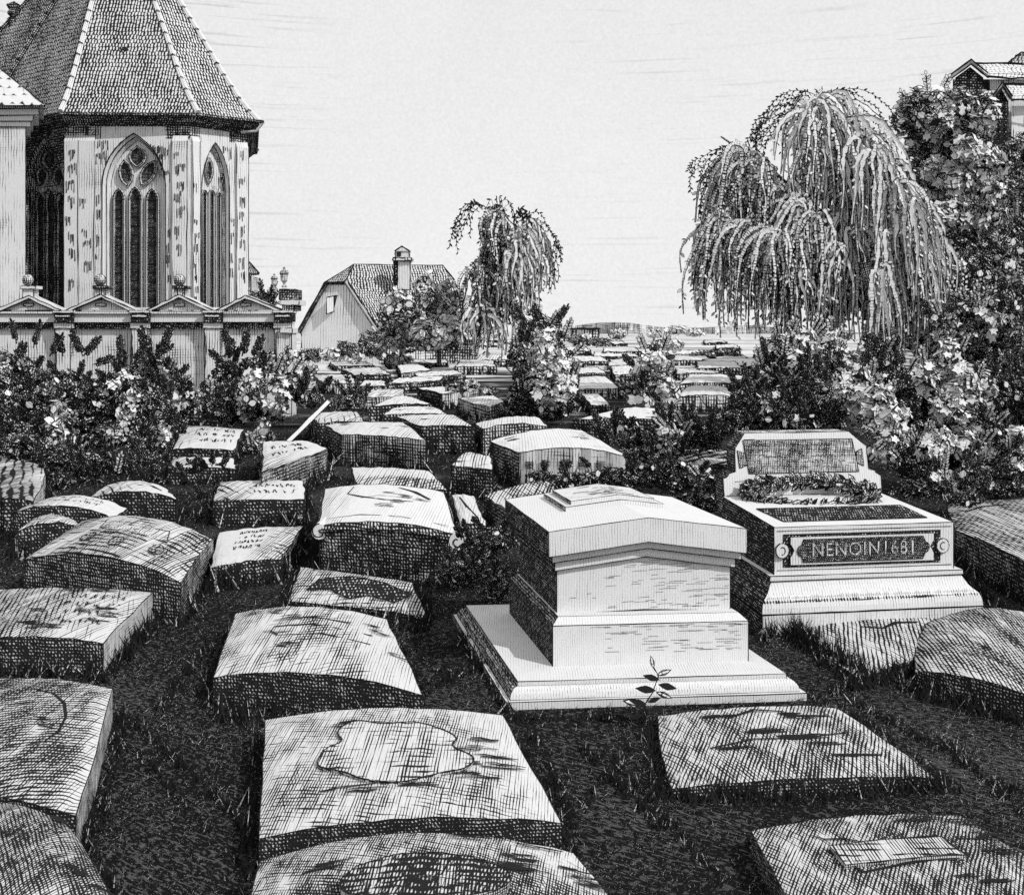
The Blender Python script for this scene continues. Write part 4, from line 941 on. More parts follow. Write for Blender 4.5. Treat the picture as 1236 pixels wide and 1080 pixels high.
# cornice, gutter and roof
apex = np.array(at(143, -115, 34.0))
order = ['A', 'L', 'B', 'C', 'D', 'E', 'G']
cen = np.mean([gp(k) for k in order], 0)
def ringpt(k, out, z): p = gp(k); v_ = p - cen; v_ = v_ / np.linalg.norm(v_); p = p + v_ * out; return np.array([p[0], p[1], z])
mb = MB()
for k in range(len(order)):
    a_, b_ = order[k], order[(k + 1) % len(order)]
    for (o0, z0, o1, z1, tn) in ((.0, ZE - .12, .16, ZE + .0, .9), (.16, ZE, .30, ZE + .12, .75), (.30, ZE + .12, .42, ZE + .14, .9), (.42, ZE + .14, .44, ZE + .22, .85)):
        mb.poly([ringpt(a_, o0, z0), ringpt(b_, o0, z0), ringpt(b_, o1, z1), ringpt(a_, o1, z1)], tn, pitch=CP)
obj('cornice', mb, STONE, parent=church)
mb = MB(); TW, TH = .095, .16
hips = MB()
prof = [(0, .44, .20)]                                # flare then straight
for k in range(len(order)):
    ka, kb = order[k], order[(k + 1) % len(order)]
    rows = []
    for fr_t in (0, .045, .10, .2, .4, .6, .8, 1.0):
        z = ZE + .20 + (apex[2] - ZE - .2) * fr_t
        pull = fr_t + .35 * fr_t * (1 - fr_t) * math.exp(-fr_t * 5) * 1.6
        pa = ringpt(ka, .44, 0) * (1 - pull) + apex * pull; pb = ringpt(kb, .44, 0) * (1 - pull) + apex * pull
        rows.append((np.array([pa[0], pa[1], z]), np.array([pb[0], pb[1], z])))
    mid0 = (rows[0][0] + rows[0][1]) / 2; tdir = rows[0][1] - rows[0][0]; tl = np.linalg.norm(tdir); tdir /= tl; V_ = 0
    tn = {'A': .86, 'L': .80, 'B': .66, 'C': .64, 'D': .55}.get(ka, .5)  # left roof faces toned darker as painted shade
    for (a0, b0), (a1, b1) in zip(rows[:-1], rows[1:]):
        sl = np.linalg.norm((a1 + b1) / 2 - (a0 + b0) / 2); V1_ = V_ + sl
        uvs = [((p - mid0) @ tdir / TW, v_ / TH) for p, v_ in ((a0, V_), (b0, V_), (b1, V1_), (a1, V1_))]
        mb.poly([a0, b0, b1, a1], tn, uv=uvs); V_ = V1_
    pts = [r_[0] + np.array([0, 0, .03]) for r_ in rows]
    # ridge tiles up each hip
    P = []
    for a_, b_ in zip(pts[:-1], pts[1:]):
        m_ = max(1, int(np.linalg.norm(b_ - a_) / .42))
        for q_ in range(m_): P.append(a_ + (b_ - a_) * q_ / m_)
    for a_, b_ in zip(P[:-1], P[1:]):
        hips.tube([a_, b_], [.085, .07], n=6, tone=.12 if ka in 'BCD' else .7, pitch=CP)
    for p_ in P[1:]: hips.line([p_ + np.array([-.08, -.08, -.02]), p_ + np.array([0, -.1, .04]), p_ + np.array([.08, -.08, -.02])], .018, sub=1)
obj('roof', mb, ROOF, parent=church)
obj('hip_tiles', hips, PALE, parent=church)
mb = MB(); dpt = at(154, 64, 31.3); mb.tube([(dpt[0] - .45, dpt[1], dpt[2] + .15), (dpt[0], dpt[1] - .25, dpt[2] - .05), (dpt[0] + .5, dpt[1] + .0, dpt[2] + .15)], [.08, .17, .08], n=8, tone=.9, pitch=CP); obj('roof_hatch', mb, STONE, parent=church)
mb = MB(); e0 = ringpt('D', .44, ZE + .17); mb.tube([e0 + np.array([.12, 0, .05]), e0 + np.array([-.1, 0, -.22]), e0 + np.array([-.55, 0, -.25])], [.05, .045, .05], n=8, tone=.3, pitch=CP)
mb.tube([ringpt('C', .47, ZE + .16), e0 + np.array([.12, 0, .05])], [.05, .05], n=6, tone=.8, pitch=CP); mb.tube([ringpt('B', .47, ZE + .16), ringpt('C', .47, ZE + .16)], [.05, .05], n=6, tone=.85, pitch=CP)
obj('gutter', mb, STONE, parent=church)
mb = MB(); cpt = np.array(at(17, 20, 34.2)); mb.lathe(cpt, [(.001, -.4), (.14, -.35), (.18, -.2), (.1, -.05), (.22, .08), (.16, .2), (.25, .35), (.001, .5)], n=8, tone=.85, pitch=CP)
obj('roof_finial', mb, STONE, parent=church)

# left chapel at the picture's edge
chap = empty('side_chapel', at(0, 400, 28)[:2] + (0,), 'plain pale building with a moulded cornice at the left edge, in front of the church', 'building')
def px_box(mb, x0, y0, x1, y1, d, dep, tones=None, tone=.1, pitch=.06, edge=.013, y1abs=None):
    a_, b_ = at(x0, y1, d), at(x1, y0, d); z0 = a_[2] if y1abs is None else y1abs
    bx_ = b_[0] * (d + dep) / d if x1 < 70 and x0 < -200 else b_[0]
    lo = [(a_[0], d, z0), (b_[0], d, z0), (bx_, d + dep, z0), (a_[0], d + dep, z0)]; hi = [(p[0], p[1], b_[2]) for p in lo]
    mb.hexa(lo, hi, tone, pitch, tones)
    if edge:
        mb.line([lo[0], lo[1], hi[1], hi[0]], edge, closed=True, sub=6, wob=edge * .5)
mb = MB(); px_box(mb, -220, 150, 31, 400, 28, 1.4, tone=.13, y1abs=-.05, pitch=.075); obj('wall', mb, WALLM, parent=chap)
for i, (x1, y0, y1, t_) in enumerate(((37, 146, 153, .1), (40, 139, 146, .06), (47, 131, 139, .04), (53, 125, 131, .3))):
    mb = MB() if i == 0 else mb; px_box(mb, -230, y0, x1, y1, 28 - .04 * (i + 1), 1.5, tone=t_, edge=.014)
obj('cornice', mb, PALE, parent=chap)
mb = MB(); p0, p1 = at(-240, 127, 27.6), at(54, 127, 27.6); p2 = at(-18, 68, 30.2); p3 = at(-240, 68, 30.2); p4 = at(50, 127, 29.6)
mb.poly([p0, p1, p2, p3], .16, uv=((-20, 0), (4, 0), (-2, 6), (-20, 6))); mb.poly([p1, p4, p2], .5, uv=((0, 0), (5, 0), (2, 6)))
mb.line([p1, p2], .03, sub=8, wob=.02); obj('roof', mb, ROOF, parent=chap)

# small roof corner to the right of the church
shed = empty('lean_to', at(300, 400, 34)[:2] + (0,), 'corner of a small lean to roof showing behind the right side of the church', 'building')
mb = MB(); q4 = [at(290, 330, 34), at(313, 330, 34), at(300, 315, 34.5), at(290, 313, 34.5)]
mb.poly(q4, .5, pitch=.06); mb.poly([at(290, 334, 34.02), at(313, 332, 34.02), q4[1], q4[0]], .9, pitch=.06); mb.line([q4[1], q4[2]], .025); obj('roof', mb, STONE, parent=shed)
mb = MB(); px_box(mb, 280, 333, 303, 400, 34.3, 1, tone=.3, y1abs=0); obj('wall', mb, WALLM, parent=shed)

# ------------------------------------------------------------------ pedimented churchyard wall
D = 27.0; sw = D / F
arc = empty('pedimented_wall', at(170, 400, D)[:2] + (0,), 'long churchyard wall with pilasters, small pediments and stone balls in front of the church', 'wall')
mb = MB(); px_box(mb, -260, 389, 338, 410, D + .22, .35, tones=(.3, .13, .5, .5, .5), y1abs=-.05, pitch=.07); obj('wall', mb, WALLM, parent=arc)
mb = MB(); px_box(mb, -260, 389, 338, 397, D + .12, .3, tone=.88, edge=0)  # dark strip paints the shadow at the panel tops
px_box(mb, -265, 379, 350, 389, D - .02, .5, tones=(.1, .05, .5, .5, .5)); px_box(mb, -265, 375.5, 352, 379, D - .08, .6, tones=(.1, .12, .5, .5, .5)); obj('entablature', mb, PALE, parent=arc)
for cx in (-52, 75.5, 168, 256, 341):
    mb = MB(); px_box(mb, cx - 9.5, 391, cx + 9.5, 470, D - .02, .4, tones=(.1, .16, .5, .5, .7), y1abs=-.05, pitch=.07); px_box(mb, cx - 11, 389.5, cx + 11, 396, D - .06, .4, tone=.05)
    px_box(mb, cx - 10, 378, cx + 12, 388.5, D - .14, .4, tone=.92); px_box(mb, cx - 12, 374.5, cx + 13, 377.5, D - .20, .5, tone=.1); px_box(mb, cx - 9, 380, cx + 9, 382.5, D - .17, .1, tone=.1)
    mb.line([at(cx - 9.5, 392, D - .05), at(cx - 8.2, 430, D - .05), at(cx - 9.5, 470, D - .05)], .018, sub=5, wob=.015)
    obj('pilaster', mb, WALLM, parent=arc)
for cx, x0, x1, ay in ((34.5, -8, 74, 356.5), (121.5, 79, 163, 355), (216.5, 176, 257, 355), (296.5, 260, 341, 356.5)):
    mb = MB(); P = [at(x0 + 8, 374, D + .05), at(x1 - 8, 374, D + .05), at(cx, ay + 5, D + .05)]; Bk = [tuple(np.array(p) + np.array([0, .4, 0])) for p in P]
    mb.poly(P, .12, pitch=.06); mb.poly(Bk[::-1], .4, pitch=.06)
    for (s0, s1) in ((at(x0, 374.5, D - .1), at(cx, ay, D - .1)), (at(cx, ay, D - .1), at(x1, 374.5, D - .1))):
        s0, s1 = np.array(s0), np.array(s1); dz = np.array([0, 0, -.085]); bk_ = np.array([0, .55, 0])
        mb.poly([s0 + dz, s1 + dz, s1, s0], .04, pitch=.06); mb.poly([s0, s1, s1 + bk_, s0 + bk_], .2, pitch=.06); mb.poly([s0 + dz, s0 + dz + bk_, s1 + dz + bk_, s1 + dz], .9, pitch=.06)
        mb.line([s0, s1], .02, sub=6, wob=.012); mb.line([s0 + dz, s1 + dz], .02, sub=6, wob=.012)
    ped = obj('pediment', mb, PALE, parent=arc)
    mb = MB(); px_box(mb, cx - 6, 366, cx + 6, 369.5, D + .02, .05, tone=.03, edge=.018); obj('emblem', mb, PALE, parent=ped)
for cx in (34, 121, 216.5):
    mb = MB(); px_box(mb, cx - 6.5, 348, cx + 6.5, 361, D + .02, .3, tones=(.1, .06 if cx < 100 else .5, .4, .4, .5)); px_box(mb, cx - 9, 345, cx + 9, 348.5, D - .04, .4, tone=.06 if cx < 100 else .9)
    st_ = obj('finial_base', mb, PALE, parent=arc)
    mb = MB(); c_ = at(cx, 338, D + .15); R_ = 6.8 * sw; mb.lathe(c_, [(R_ * math.sin(t), -R_ * math.cos(t)) for t in np.linspace(0.02, 3.12, 9)], n=14, tone=.5, pitch=.05); mb.lathe((c_[0], c_[1], c_[2] - R_ - .03), [(.05, -.02), (.09, 0), (.05, .05)], n=10, tone=.5, pitch=.05)
    mb.line([np.array(c_) + np.array([R_ * math.cos(t), -.0, R_ * math.sin(t)]) for t in np.linspace(0, 6.28, 20)], .018, sub=1); obj('ball', mb, PALE, parent=st_)
mb = MB(); px_box(mb, 337, 349, 357, 362, D - .1, .8, tone=.88); px_box(mb, 338, 362, 361, 368, D - .15, .9, tone=.05); px_box(mb, 341, 368, 356, 375, D - .1, .8, tone=.7); px_box(mb, 338, 396, 353, 402, D - .15, .7, tone=.05); px_box(mb, 334, 400, 352, 470, D - .05, .6, tone=.14, y1abs=-.05)
obj('end_pier', mb, PALE, parent=arc)
for cx, cy, k in ((331, 338, .8), (343, 336, 1.05)):
    mb = MB(); c_ = at(cx, cy + 11, D + .3); u_ = sw * k
    mb.lathe(c_, [(3 * u_, 0), (3 * u_, 1.5 * u_), (1.3 * u_, 3 * u_), (1.5 * u_, 5 * u_), (4 * u_, 8 * u_), (4.6 * u_, 15 * u_), (5.4 * u_, 16 * u_), (5.2 * u_, 18 * u_), (3.5 * u_, 20 * u_), (1.4 * u_, 21 * u_), (1.8 * u_, 23 * u_), (.001, 24.5 * u_)], n=12, tone=.5, pitch=.05)
    mb.line([np.array(c_) + np.array([4.8 * u_ * math.cos(t), 4.8 * u_ * math.sin(t), 15.5 * u_]) for t in np.linspace(0, 6.28, 14)], .014, sub=1); obj('urn', mb, PALE, parent=arc)

# ------------------------------------------------------------------ village house
hs = empty('village_house', at(450, 400, 71)[:2] + (0,), 'small pale house with a half hipped tiled roof and a tall chimney', 'house')
def G0(p): return (p[0], p[1], -.1)
g1, g2, g3, g4 = at(364, 402, 70), at(393, 344, 70), at(417, 344, 69.4), at(458, 408, 68.4)
mb = MB(); mb.poly([G0(g1), G0(g4), g4, g3, g2, g1], .06, pitch=.2)
r1, r2 = at(575, 408, 73), at(538, 324, 75)
mb.poly([G0(g4), G0(r1), r1, g4], .5, pitch=.2); bk1 = at(470, 405, 78); mb.poly([G0(r1), G0(bk1), bk1, r1], .5, pitch=.2); mb.poly([G0(bk1), G0(g1), g1, bk1], .5, pitch=.2)
mb.line([G0(g1), g1], .05, sub=6, wob=.03)
obj('wall', mb, WALLM, parent=hs)
mb = MB(); rl, rr_ = at(427.5, 319, 72.5), at(534.5, 320.5, 74.5); jl, jr = at(392, 341, 69.7), at(417, 340, 69.1); el, er, eb = at(358, 402, 69.8), at(462, 409, 68.0), at(580, 410, 72.6); bl_, br_ = at(440, 402, 80), at(549, 338, 77)
def rp(p, tn, u, v_): mb.poly(p, tn, uv=[(a_ * u, b_ * v_) for a_, b_ in (((0, 0), (1, 0), (1, 1), (0, 1)) if len(p) == 4 else ((0, 0), (1, 0), (.6, 1)))])
rp([jl, jr, rl], .75, 10, 8); mb.poly([er, eb, rr_, rl, jr], .62, uv=((0, 0), (42, 0), (35, 32), (0, 32), (-3, 24))); rp([eb, at(600, 400, 78), rr_], .6, 14, 20); mb.poly([el, jl, rl, rr_, bl_], .5, uv=((0, 0), (0, 15), (2, 20), (20, 20), (20, 0)))
mb.line([jl, jr], .06, sub=4); mb.line([rl, rr_], .06, sub=8, wob=.03); mb.line([jl, rl], .06); mb.line([jr, rl], .05)
for p_, q_ in ((el, jl), (jr, er)):
    p_, q_ = np.array(p_), np.array(q_); mb.line([p_, q_], .09, sub=8, tone=1.0 if p_[0] < q_[0] and p_[2] < q_[2] else .0); mb.line([p_ + np.array([.22, 0, -.05]), q_ + np.array([.22, 0, -.05])], .05, sub=8)
mb.line([rr_, at(549, 338, 74.5)], .06, sub=4)
rf = obj('roof', mb, ROOF, parent=hs)
mb = MB(); px_box(mb, 480, 312, 495, 350, 70.5, 1.0, tones=(.1, .05, .5, .5, .9), pitch=.18, edge=.05); px_box(mb, 475, 313, 481, 344, 70.7, .9, tone=.9, pitch=.18, edge=.03); px_box(mb, 474, 311, 497, 314.5, 70.3, 1.3, tone=.3, pitch=.2, edge=.05)
px_box(mb, 477, 302, 494, 311.5, 70.5, 1.0, tone=.05, pitch=.2, edge=.05); c1, c2, c3 = np.array(at(476, 303, 70.4)), np.array(at(495, 303, 70.4)), np.array(at(485, 297, 70.4)); dd = np.array([0, 1.1, 0]); mb.poly([c1, c2, c3], .1, pitch=.2); mb.poly([c1, c3, c3 + dd, c1 + dd], .5, pitch=.2); mb.poly([c3, c2, c2 + dd, c3 + dd], .2, pitch=.2); mb.line([c1, c3, c2], .06)
px_box(mb, 479, 304, 484, 309.5, 70.4, .05, tone=1, edge=0); obj('chimney', mb, PALE, parent=rf)
mb = MB(); px_box(mb, 403, 357, 413, 376, 69.5, .1, tone=.88, pitch=.12, edge=.05); wn = obj('window', mb, GLASS, parent=hs)
mb = MB(); s4 = [at(394, 379, 69.0), at(403, 376, 69.5), at(403, 357, 69.5), at(394, 359, 69.0)]; mb.poly(s4, .06, pitch=.2); mb.line(s4, .05, closed=True); obj('shutter', mb, PALE, parent=wn)

# far long building on the horizon
fb = empty('distant_building', at(708, 400, 330)[:2] + (0,), 'long low flat building far away on the horizon', 'building')
mb = MB(); px_box(mb, 691, 397.5, 723, 404, 330, 12, tones=(.3, .45, .5, .5, .6), pitch=.9, y1abs=0, edge=.2); obj('wall', mb, WALLM, parent=fb)
mb = MB(); px_box(mb, 690, 396, 724, 397.5, 329, 14, tone=.9, pitch=.9, edge=.2); obj('roof', mb, STONE, parent=fb)

# hilltop house
hh = empty('hilltop_house', at(1200, 150, 50), 'timber house with two dark gabled porches on the hilltop at the upper right', 'house')
def hx(px, py, d): return at(px, py, d)
mb = MB()
mb.poly([hx(1194, 96, 49.6), hx(1300, 96, 50.5), hx(1300, 190, 50.5), hx(1194, 190, 49.6)], .16, pitch=.13); mb.poly([hx(1221, 128, 47.6), hx(1310, 128, 48), hx(1310, 205, 48), hx(1221, 205, 47.6)], .3, pitch=.13)
mb.poly([hx(1194, 96, 49.6), hx(1150, 96, 50.6), hx(1150, 190, 50.6), hx(1194, 190, 49.6)], .82, pitch=.14)
mb.line([hx(1190, 98, 49.5), hx(1190, 122, 49.5)], .06); mb.line([hx(1194, 98, 49.4), hx(1194, 122, 49.4)], .05)
obj('wall', mb, WALLM, parent=hh)
mb = MB()
def gable(px0, px1, apx, apy, ey, by, d, tn=.88):
    mb.poly([hx(px0 + 3, by, d), hx(px1 - 3, by, d), hx(px1 - 3, ey, d), hx(apx, apy + 4, d), hx(px0 + 3, ey, d)], tn, pitch=.12)
gable(1150, 1190, 1171, 77, 94, 130, 49.3); g_a = obj('porch', mb, WALLM, parent=hh)
mb = MB(); gable(1196, 1220, 1209, 104, 122, 205, 47.2, .9); g_b = obj('porch', mb, WALLM, parent=hh)
mb = MB()
mb.poly([hx(1171, 75, 49), hx(1192, 92, 49), hx(1290, 97, 50), hx(1290, 79, 52), hx(1171, 75, 52)], .25, uv=((0, 6), (3, 0), (24, 0), (24, 6), (1, 7)))
mb.poly([hx(1145, 94, 49), hx(1171, 75, 49), hx(1171, 75, 52), hx(1150, 94, 52)], .5, uv=((0, 0), (0, 5), (6, 5), (6, 0)))
mb.poly([hx(1209, 102, 46.9), hx(1221, 119, 46.9), hx(1300, 119, 47.5), hx(1300, 102, 49), hx(1209, 102, 49)], .25, uv=((0, 6), (3, 0), (20, 0), (20, 6), (1, 7)))
mb.poly([hx(1195, 122, 46.9), hx(1209, 102, 46.9), hx(1209, 102, 49), hx(1197, 122, 49)], .6, uv=((0, 0), (0, 5), (6, 5), (6, 0)))
mb.poly([hx(1212, 79, 54), hx(1232, 63, 54), hx(1300, 62, 54), hx(1300, 79, 54)], .55, uv=((0, 0), (4, 6), (20, 6), (20, 0)))
for P in ([(1145, 94, 48.9), (1171, 75, 48.9), (1192, 92, 48.9)], [(1195, 122, 46.8), (1209, 102, 46.8), (1221, 120, 46.8)]):
    mb.line([hx(*p) for p in P], .09, tone=.0, sub=5); mb.line([np.array(hx(*p)) + np.array([0, -.1, .1]) for p in P], .05, sub=5); mb.line([np.array(hx(*p)) + np.array([0, -.1, -.12]) for p in P], .05, sub=5)
for P in ([(1171, 75, 48.9), (1300, 79.5, 50)], [(1192, 93, 48.9), (1300, 98, 50)], [(1209, 102, 46.8), (1300, 102, 47)], [(1221, 120, 46.8), (1300, 120, 47)], [(1212, 79, 53.9), (1232, 63, 53.9), (1300, 62, 53.9)]):
    mb.line([hx(*p) for p in P], .06, sub=8, wob=.04)
obj('roof', mb, ROOF, parent=hh)
mb = MB()
for px in (1201, 1207, 1214): mb.tube([hx(px, 205, 47.0), hx(px, 125, 47.0)], [.1, .1], n=6, tone=.9, pitch=.1)
obj('post', mb, BARK, parent=hh)

# ------------------------------------------------------------------ trees and shrubs
def plant(name, label, cat, px, base_y_d, clumps=(), trunk=None, sprigs=(), group=None, wisps=(), tr_tone=.7, mass='crown'):
    """clumps: (px,py,d,rx,ry,core,light[,size]) ; trunk: list of limbs [(px,py,d,r px)...]"""
    d = base_y_d; root = empty(name, ((px - CX) / F * d, d, 0 if name != 'hill_tree' else 0), label, cat, group)
    ls = LeafSet()
    for c in clumps:
        if c[6] >= .5: c = (c[0], c[1], c[2] * (.955 if c[2] > 12 else .97), c[3], c[4], c[5], min(1, c[6] * 1.2 + .05)) + tuple(c[7:])
        clump(ls, *c[:5], core=c[5], light=c[6], size=c[7] if len(c) > 7 else 9)
    if cat in ('shrub', 'bush'):
        for c in clumps:
            if c[3] < 13 or c[2] > 40: continue
            for _ in range(random.randint(2, 4)):
                a_ = U(-1, 1); lg = rnd() < (c[6] if c[6] < .5 else 1); sprig(ls, c[0] + a_ * c[3] * .8, c[1] - c[4] * math.sqrt(max(.05, 1 - a_ * a_ * .7)) * U(.3, .95), c[2] - .3, a_ * 10 + U(-6, 6), -U(10, 20), 9, U(8, 11), .0 if lg else 1.0, lg)
    for s_ in sprigs: sprig(ls, *s_)
    for w_ in wisps: strand_set(ls, *w_)
    if ls.nv: ls.build(mass, LEAF, parent=root)
    if trunk:
        mb = MB()
        for limb in trunk:
            P = [at(a_, b_, c_) for a_, b_, c_, r_ in limb]; mb.tube(P, [r_ * limb[k][2] / F for k, (_, _, _, r_) in enumerate(limb)], n=8, tone=tr_tone, pitch=2.6 * d / F)
        obj('trunk', mb, BARK, parent=root)
    return root
def strand_set(ls, ox, oy, d, s0, s1, rise, dr0, dr1, n, tin, wid=7, dep=40, org=10, leafy=0.32):
    """drooping willow shoots springing from (ox, oy): horizontal reach s0..s1 px, hanging down dr0..dr1 px.
    each shoot is a narrow leafy band with a scalloped inked edge; wid=0 gives a bare plume of small leaves"""
    sc = d / F; C = []; T = []; tn = []; SZ = []; mb = MB()
    for k in range(n):
        S_ = U(s0, s1); dr = U(dr0, dr1); dy = U(-dep, dep) * sc; x0, y0 = ox + U(-org, org) + S_ * .12, oy + U(-org * .5, org)
        ri = rise * U(.5, 1.1); m_ = max(8, int((abs(S_) + dr) / 4.2)); P = []
        for j in range(m_ + 1):
            t = j / m_; x = x0 + S_ * math.sin(min(1, t * 1.08) * math.pi / 2) + 2.0 * math.sin(t * 9 + k * 1.7); y = y0 - ri * math.sin(min(1, t * 2.0) * math.pi) * .8 + dr * max(0, t - .08) ** 1.7 * 1.15
            p = np.array(at(x, y, d)); p[1] += dy * (.3 + .7 * t); P.append(p)
        P = np.array(P); ph = U(0, 6); yaw = U(-.5, .5); shade = min(1, max(0, tin + U(-.15, .15)))
        tg = np.gradient(P, axis=0); tg = norm(tg); face = np.array([math.sin(yaw), -math.cos(yaw), 0.1])
        sd = norm(np.cross(tg, face)); 
        if wid:
            tt = np.linspace(0, 1, m_ + 1)[:, None]
            w_ = wid * .72 * sc * (.35 + .65 * np.sin(np.pi * np.minimum(1, tt * 1.1 + .12)) ** .7) * .5
            sca = (1 + .35 * np.sin(np.arange(m_ + 1) * 1.9 + ph))[:, None]
            Lf = P - sd * w_ * sca; Rt = P + sd * w_ * sca
            for j in range(m_): mb.poly([Lf[j], Rt[j], Rt[j + 1], Lf[j + 1]], shade, uv=((j * 1.2, 0), (j * 1.2, 2.6), (j * 1.2 + 1.2, 2.6), (j * 1.2 + 1.2, 0)))
            o_ = face * .6 * sc
            mb.line(Lf + o_, .42 * sc, sub=1)
            if rnd() < .1: mb.line(Rt + o_, .36 * sc, sub=1)
            if tin > .3 and rnd() < .6: mb.line(P + sd * w_ * .3 * sca + o_, .5 * sc, sub=1)
        else:
            mb.line(P, .5 * sc, sub=1)
        for j in range(2, m_ + 1):
            if wid and rnd() > leafy: continue
            dr_ = norm((tg[j] * .8 + sd[j] * (1 if j % 2 else -1) * .8 + np.array([0, U(-.3, .3), 0]))[None])[0]
            z = (5.2 if wid else 4.6) * sc * U(.7, 1.3); C.append(P[j] + dr_ * z * .4 + sd[j] * (1 if j % 2 else -1) * wid * sc * .3); T.append(dr_); SZ.append(z); tn.append(1.0 if (not wid or rnd() < .25 + .6 * tin) else .05)
    ls.raw(mb); C = np.array(C); T = np.array(T); tn = np.array(tn); SZ = np.array(SZ); B_ = norm(np.cross(T, np.array([[0.15, -1., 0.1]]) + np.random.normal(0, .35, T.shape)))
    q = tn > .5
    ls.add(C[q], T[q], B_[q], SZ[q], SZ[q] * .32, 1.0, ring=False); ls.add(C[~q], T[~q], B_[~q], SZ[~q] * 1.2, SZ[~q] * .5, .0, ring=True, border=.2)

# big weeping willow at the right
def along(limb, n, d, reach, rise, drop, tin, wid, lean=0.0, per=9, org=7, t0=.15, t1=1.0, cx_=1005):
    """fountains of shoots all along a limb, so the crown has many arching plumes and no single dome"""
    out = []; n = int(n * 1.5)
    for k in range(n):
        t = t0 + (t1 - t0) * (k + U(-.3, .3)) / max(1, n - 1); t = max(0, min(1, t)) * (len(limb) - 1); i = min(int(t), len(limb) - 2); f_ = t - i
        x = limb[i][0] * (1 - f_) + limb[i + 1][0] * f_; y = limb[i][1] * (1 - f_) + limb[i + 1][1] * f_
        tn = tin(x, y) if callable(tin) else tin
        out.append((x, y, d + U(-.9, .9), -reach * U(.4, 1.3) + lean + (x - cx_) * (.16 if x > cx_ else .26), reach * U(.4, 1.3) + lean + (x - cx_) * (.16 if x > cx_ else .26), rise * U(.2, .9), drop * .35, drop * U(.8, 1.2), per, tn, wid, 20, org))
    return out
tone_w = lambda x, y: .04 if x > 985 + U(-12, 18) and U(0, 1) < .93 else (.26 if U(0, 1) < .75 else .12)
L1 = [(1050, 340), (1025, 265), (998, 190), (984, 122)]; L2 = [(1045, 325), (990, 262), (930, 205), (902, 182)]; L3 = [(1048, 330), (1075, 260), (1070, 200), (1040, 160)]; L4 = [(1000, 300), (940, 280), (880, 262)]; L5 = [(1050, 335), (1098, 290), (1100, 245)]
wl = along(L1, 17, 29.6, 36, 14, 95, tone_w, 6.5, 0, 11) + along(L2, 17, 29.4, 30, 14, 120, tone_w, 6, -4, 11) + along(L4, 13, 29.2, 28, 9, 125, .26, 6, -4, 11) + along(L3, 20, 29.0, 36, 12, 150, .03, 7.5, 4, 11) + along(L5, 12, 28.8, 24, 8, 130, .03, 7.5, 0, 10, t0=.0)
wl += [(985, 120, 30, -75, -15, 14, 22, 60, 8, 1.0, 0), (990, 116, 30, 5, 70, 14, 30, 70, 8, 1.0, 0), (988, 122, 29.6, -30, 60, 12, 50, 120, 26, .05, 6), (1010, 150, 29.2, 0, 70, 12, 60, 150, 20, .02, 8), (975, 140, 29.5, -75, -30, 12, 30, 60, 7, 1.0, 0), (915, 186, 30, -96, -45, 16, 20, 50, 8, 1.0, 0, 20, 5), (925, 196, 30, -88, -35, 14, 45, 100, 8, 1.0, 0, 20, 6),
       (905, 262, 29.3, -66, 40, 8, 70, 135, 26, .42, 5), (955, 250, 29.3, -50, 40, 8, 90, 160, 20, .42, 5), (960, 330, 28.8, -20, 26, 5, 30, 70, 18, .05, 6)]
plant('weeping_willow', 'large weeping willow with arching plumes on the right, beside the bench tomb shrubs', 'tree', 1078, 30,
      clumps=[(1010, 345, 31.8, 44, 46, .6, .0, 8), (930, 300, 31.8, 36, 40, .45, .1, 8), (990, 215, 31.8, 26, 34, .4, .1, 8), (1060, 260, 31.8, 34, 46, .4, .3, 8), (1055, 355, 31.6, 34, 40, .7, .0, 8)],
      trunk=[[(1082, 440, 28.4, 13), (1068, 390, 28.4, 10), (1048, 335, 28.6, 8), (1030, 270, 29, 6), (1000, 190, 30, 4), (985, 120, 30, 2)], [(1045, 325, 30, 6), (990, 260, 30, 4), (930, 205, 30, 3), (870, 165, 30, 1)]],
      wisps=wl)
# small willow
K1 = [(588, 355), (604, 300), (598, 250)]; K2 = [(590, 345), (618, 300), (634, 268)]
wl = along(K1, 12, 57.6, 20, 9, 70, .34, 5, 0, 9, 5, cx_=605) + along(K2, 10, 57.2, 20, 9, 90, .08, 5.5, 3, 9, 5, cx_=605)
wl += [(585, 252, 58, -38, -16, 14, 15, 55, 7, 1.0, 0, 20, 5), (600, 248, 58, -20, 30, 14, 12, 40, 7, 1.0, 0, 20, 6), (620, 262, 58, 10, 58, 14, 40, 95, 10, 1.0, 0, 20, 6), (585, 320, 57, -30, 40, 6, 40, 80, 20, .4, 5), (582, 372, 56.8, -24, 26, 4, 30, 60, 18, .0, 6), (662, 300, 58, -6, 18, 8, 30, 50, 4, 1.0, 0)]
plant('weeping_willow', 'small weeping willow in the centre beside the village house', 'tree', 580, 58,
      clumps=[(598, 285, 59.4, 20, 26, .5, .1, 7), (592, 330, 59.4, 28, 30, .55, .1, 7), (622, 300, 59.4, 22, 22, .45, .2, 7)],
      trunk=[[(572, 430, 57, 5), (578, 392, 57, 4.5), (590, 350, 57.5, 3.5), (605, 300, 58, 2), (598, 255, 58, 1)], [(588, 355, 58, 2.5), (620, 300, 58, 1.2)]],
      wisps=wl)
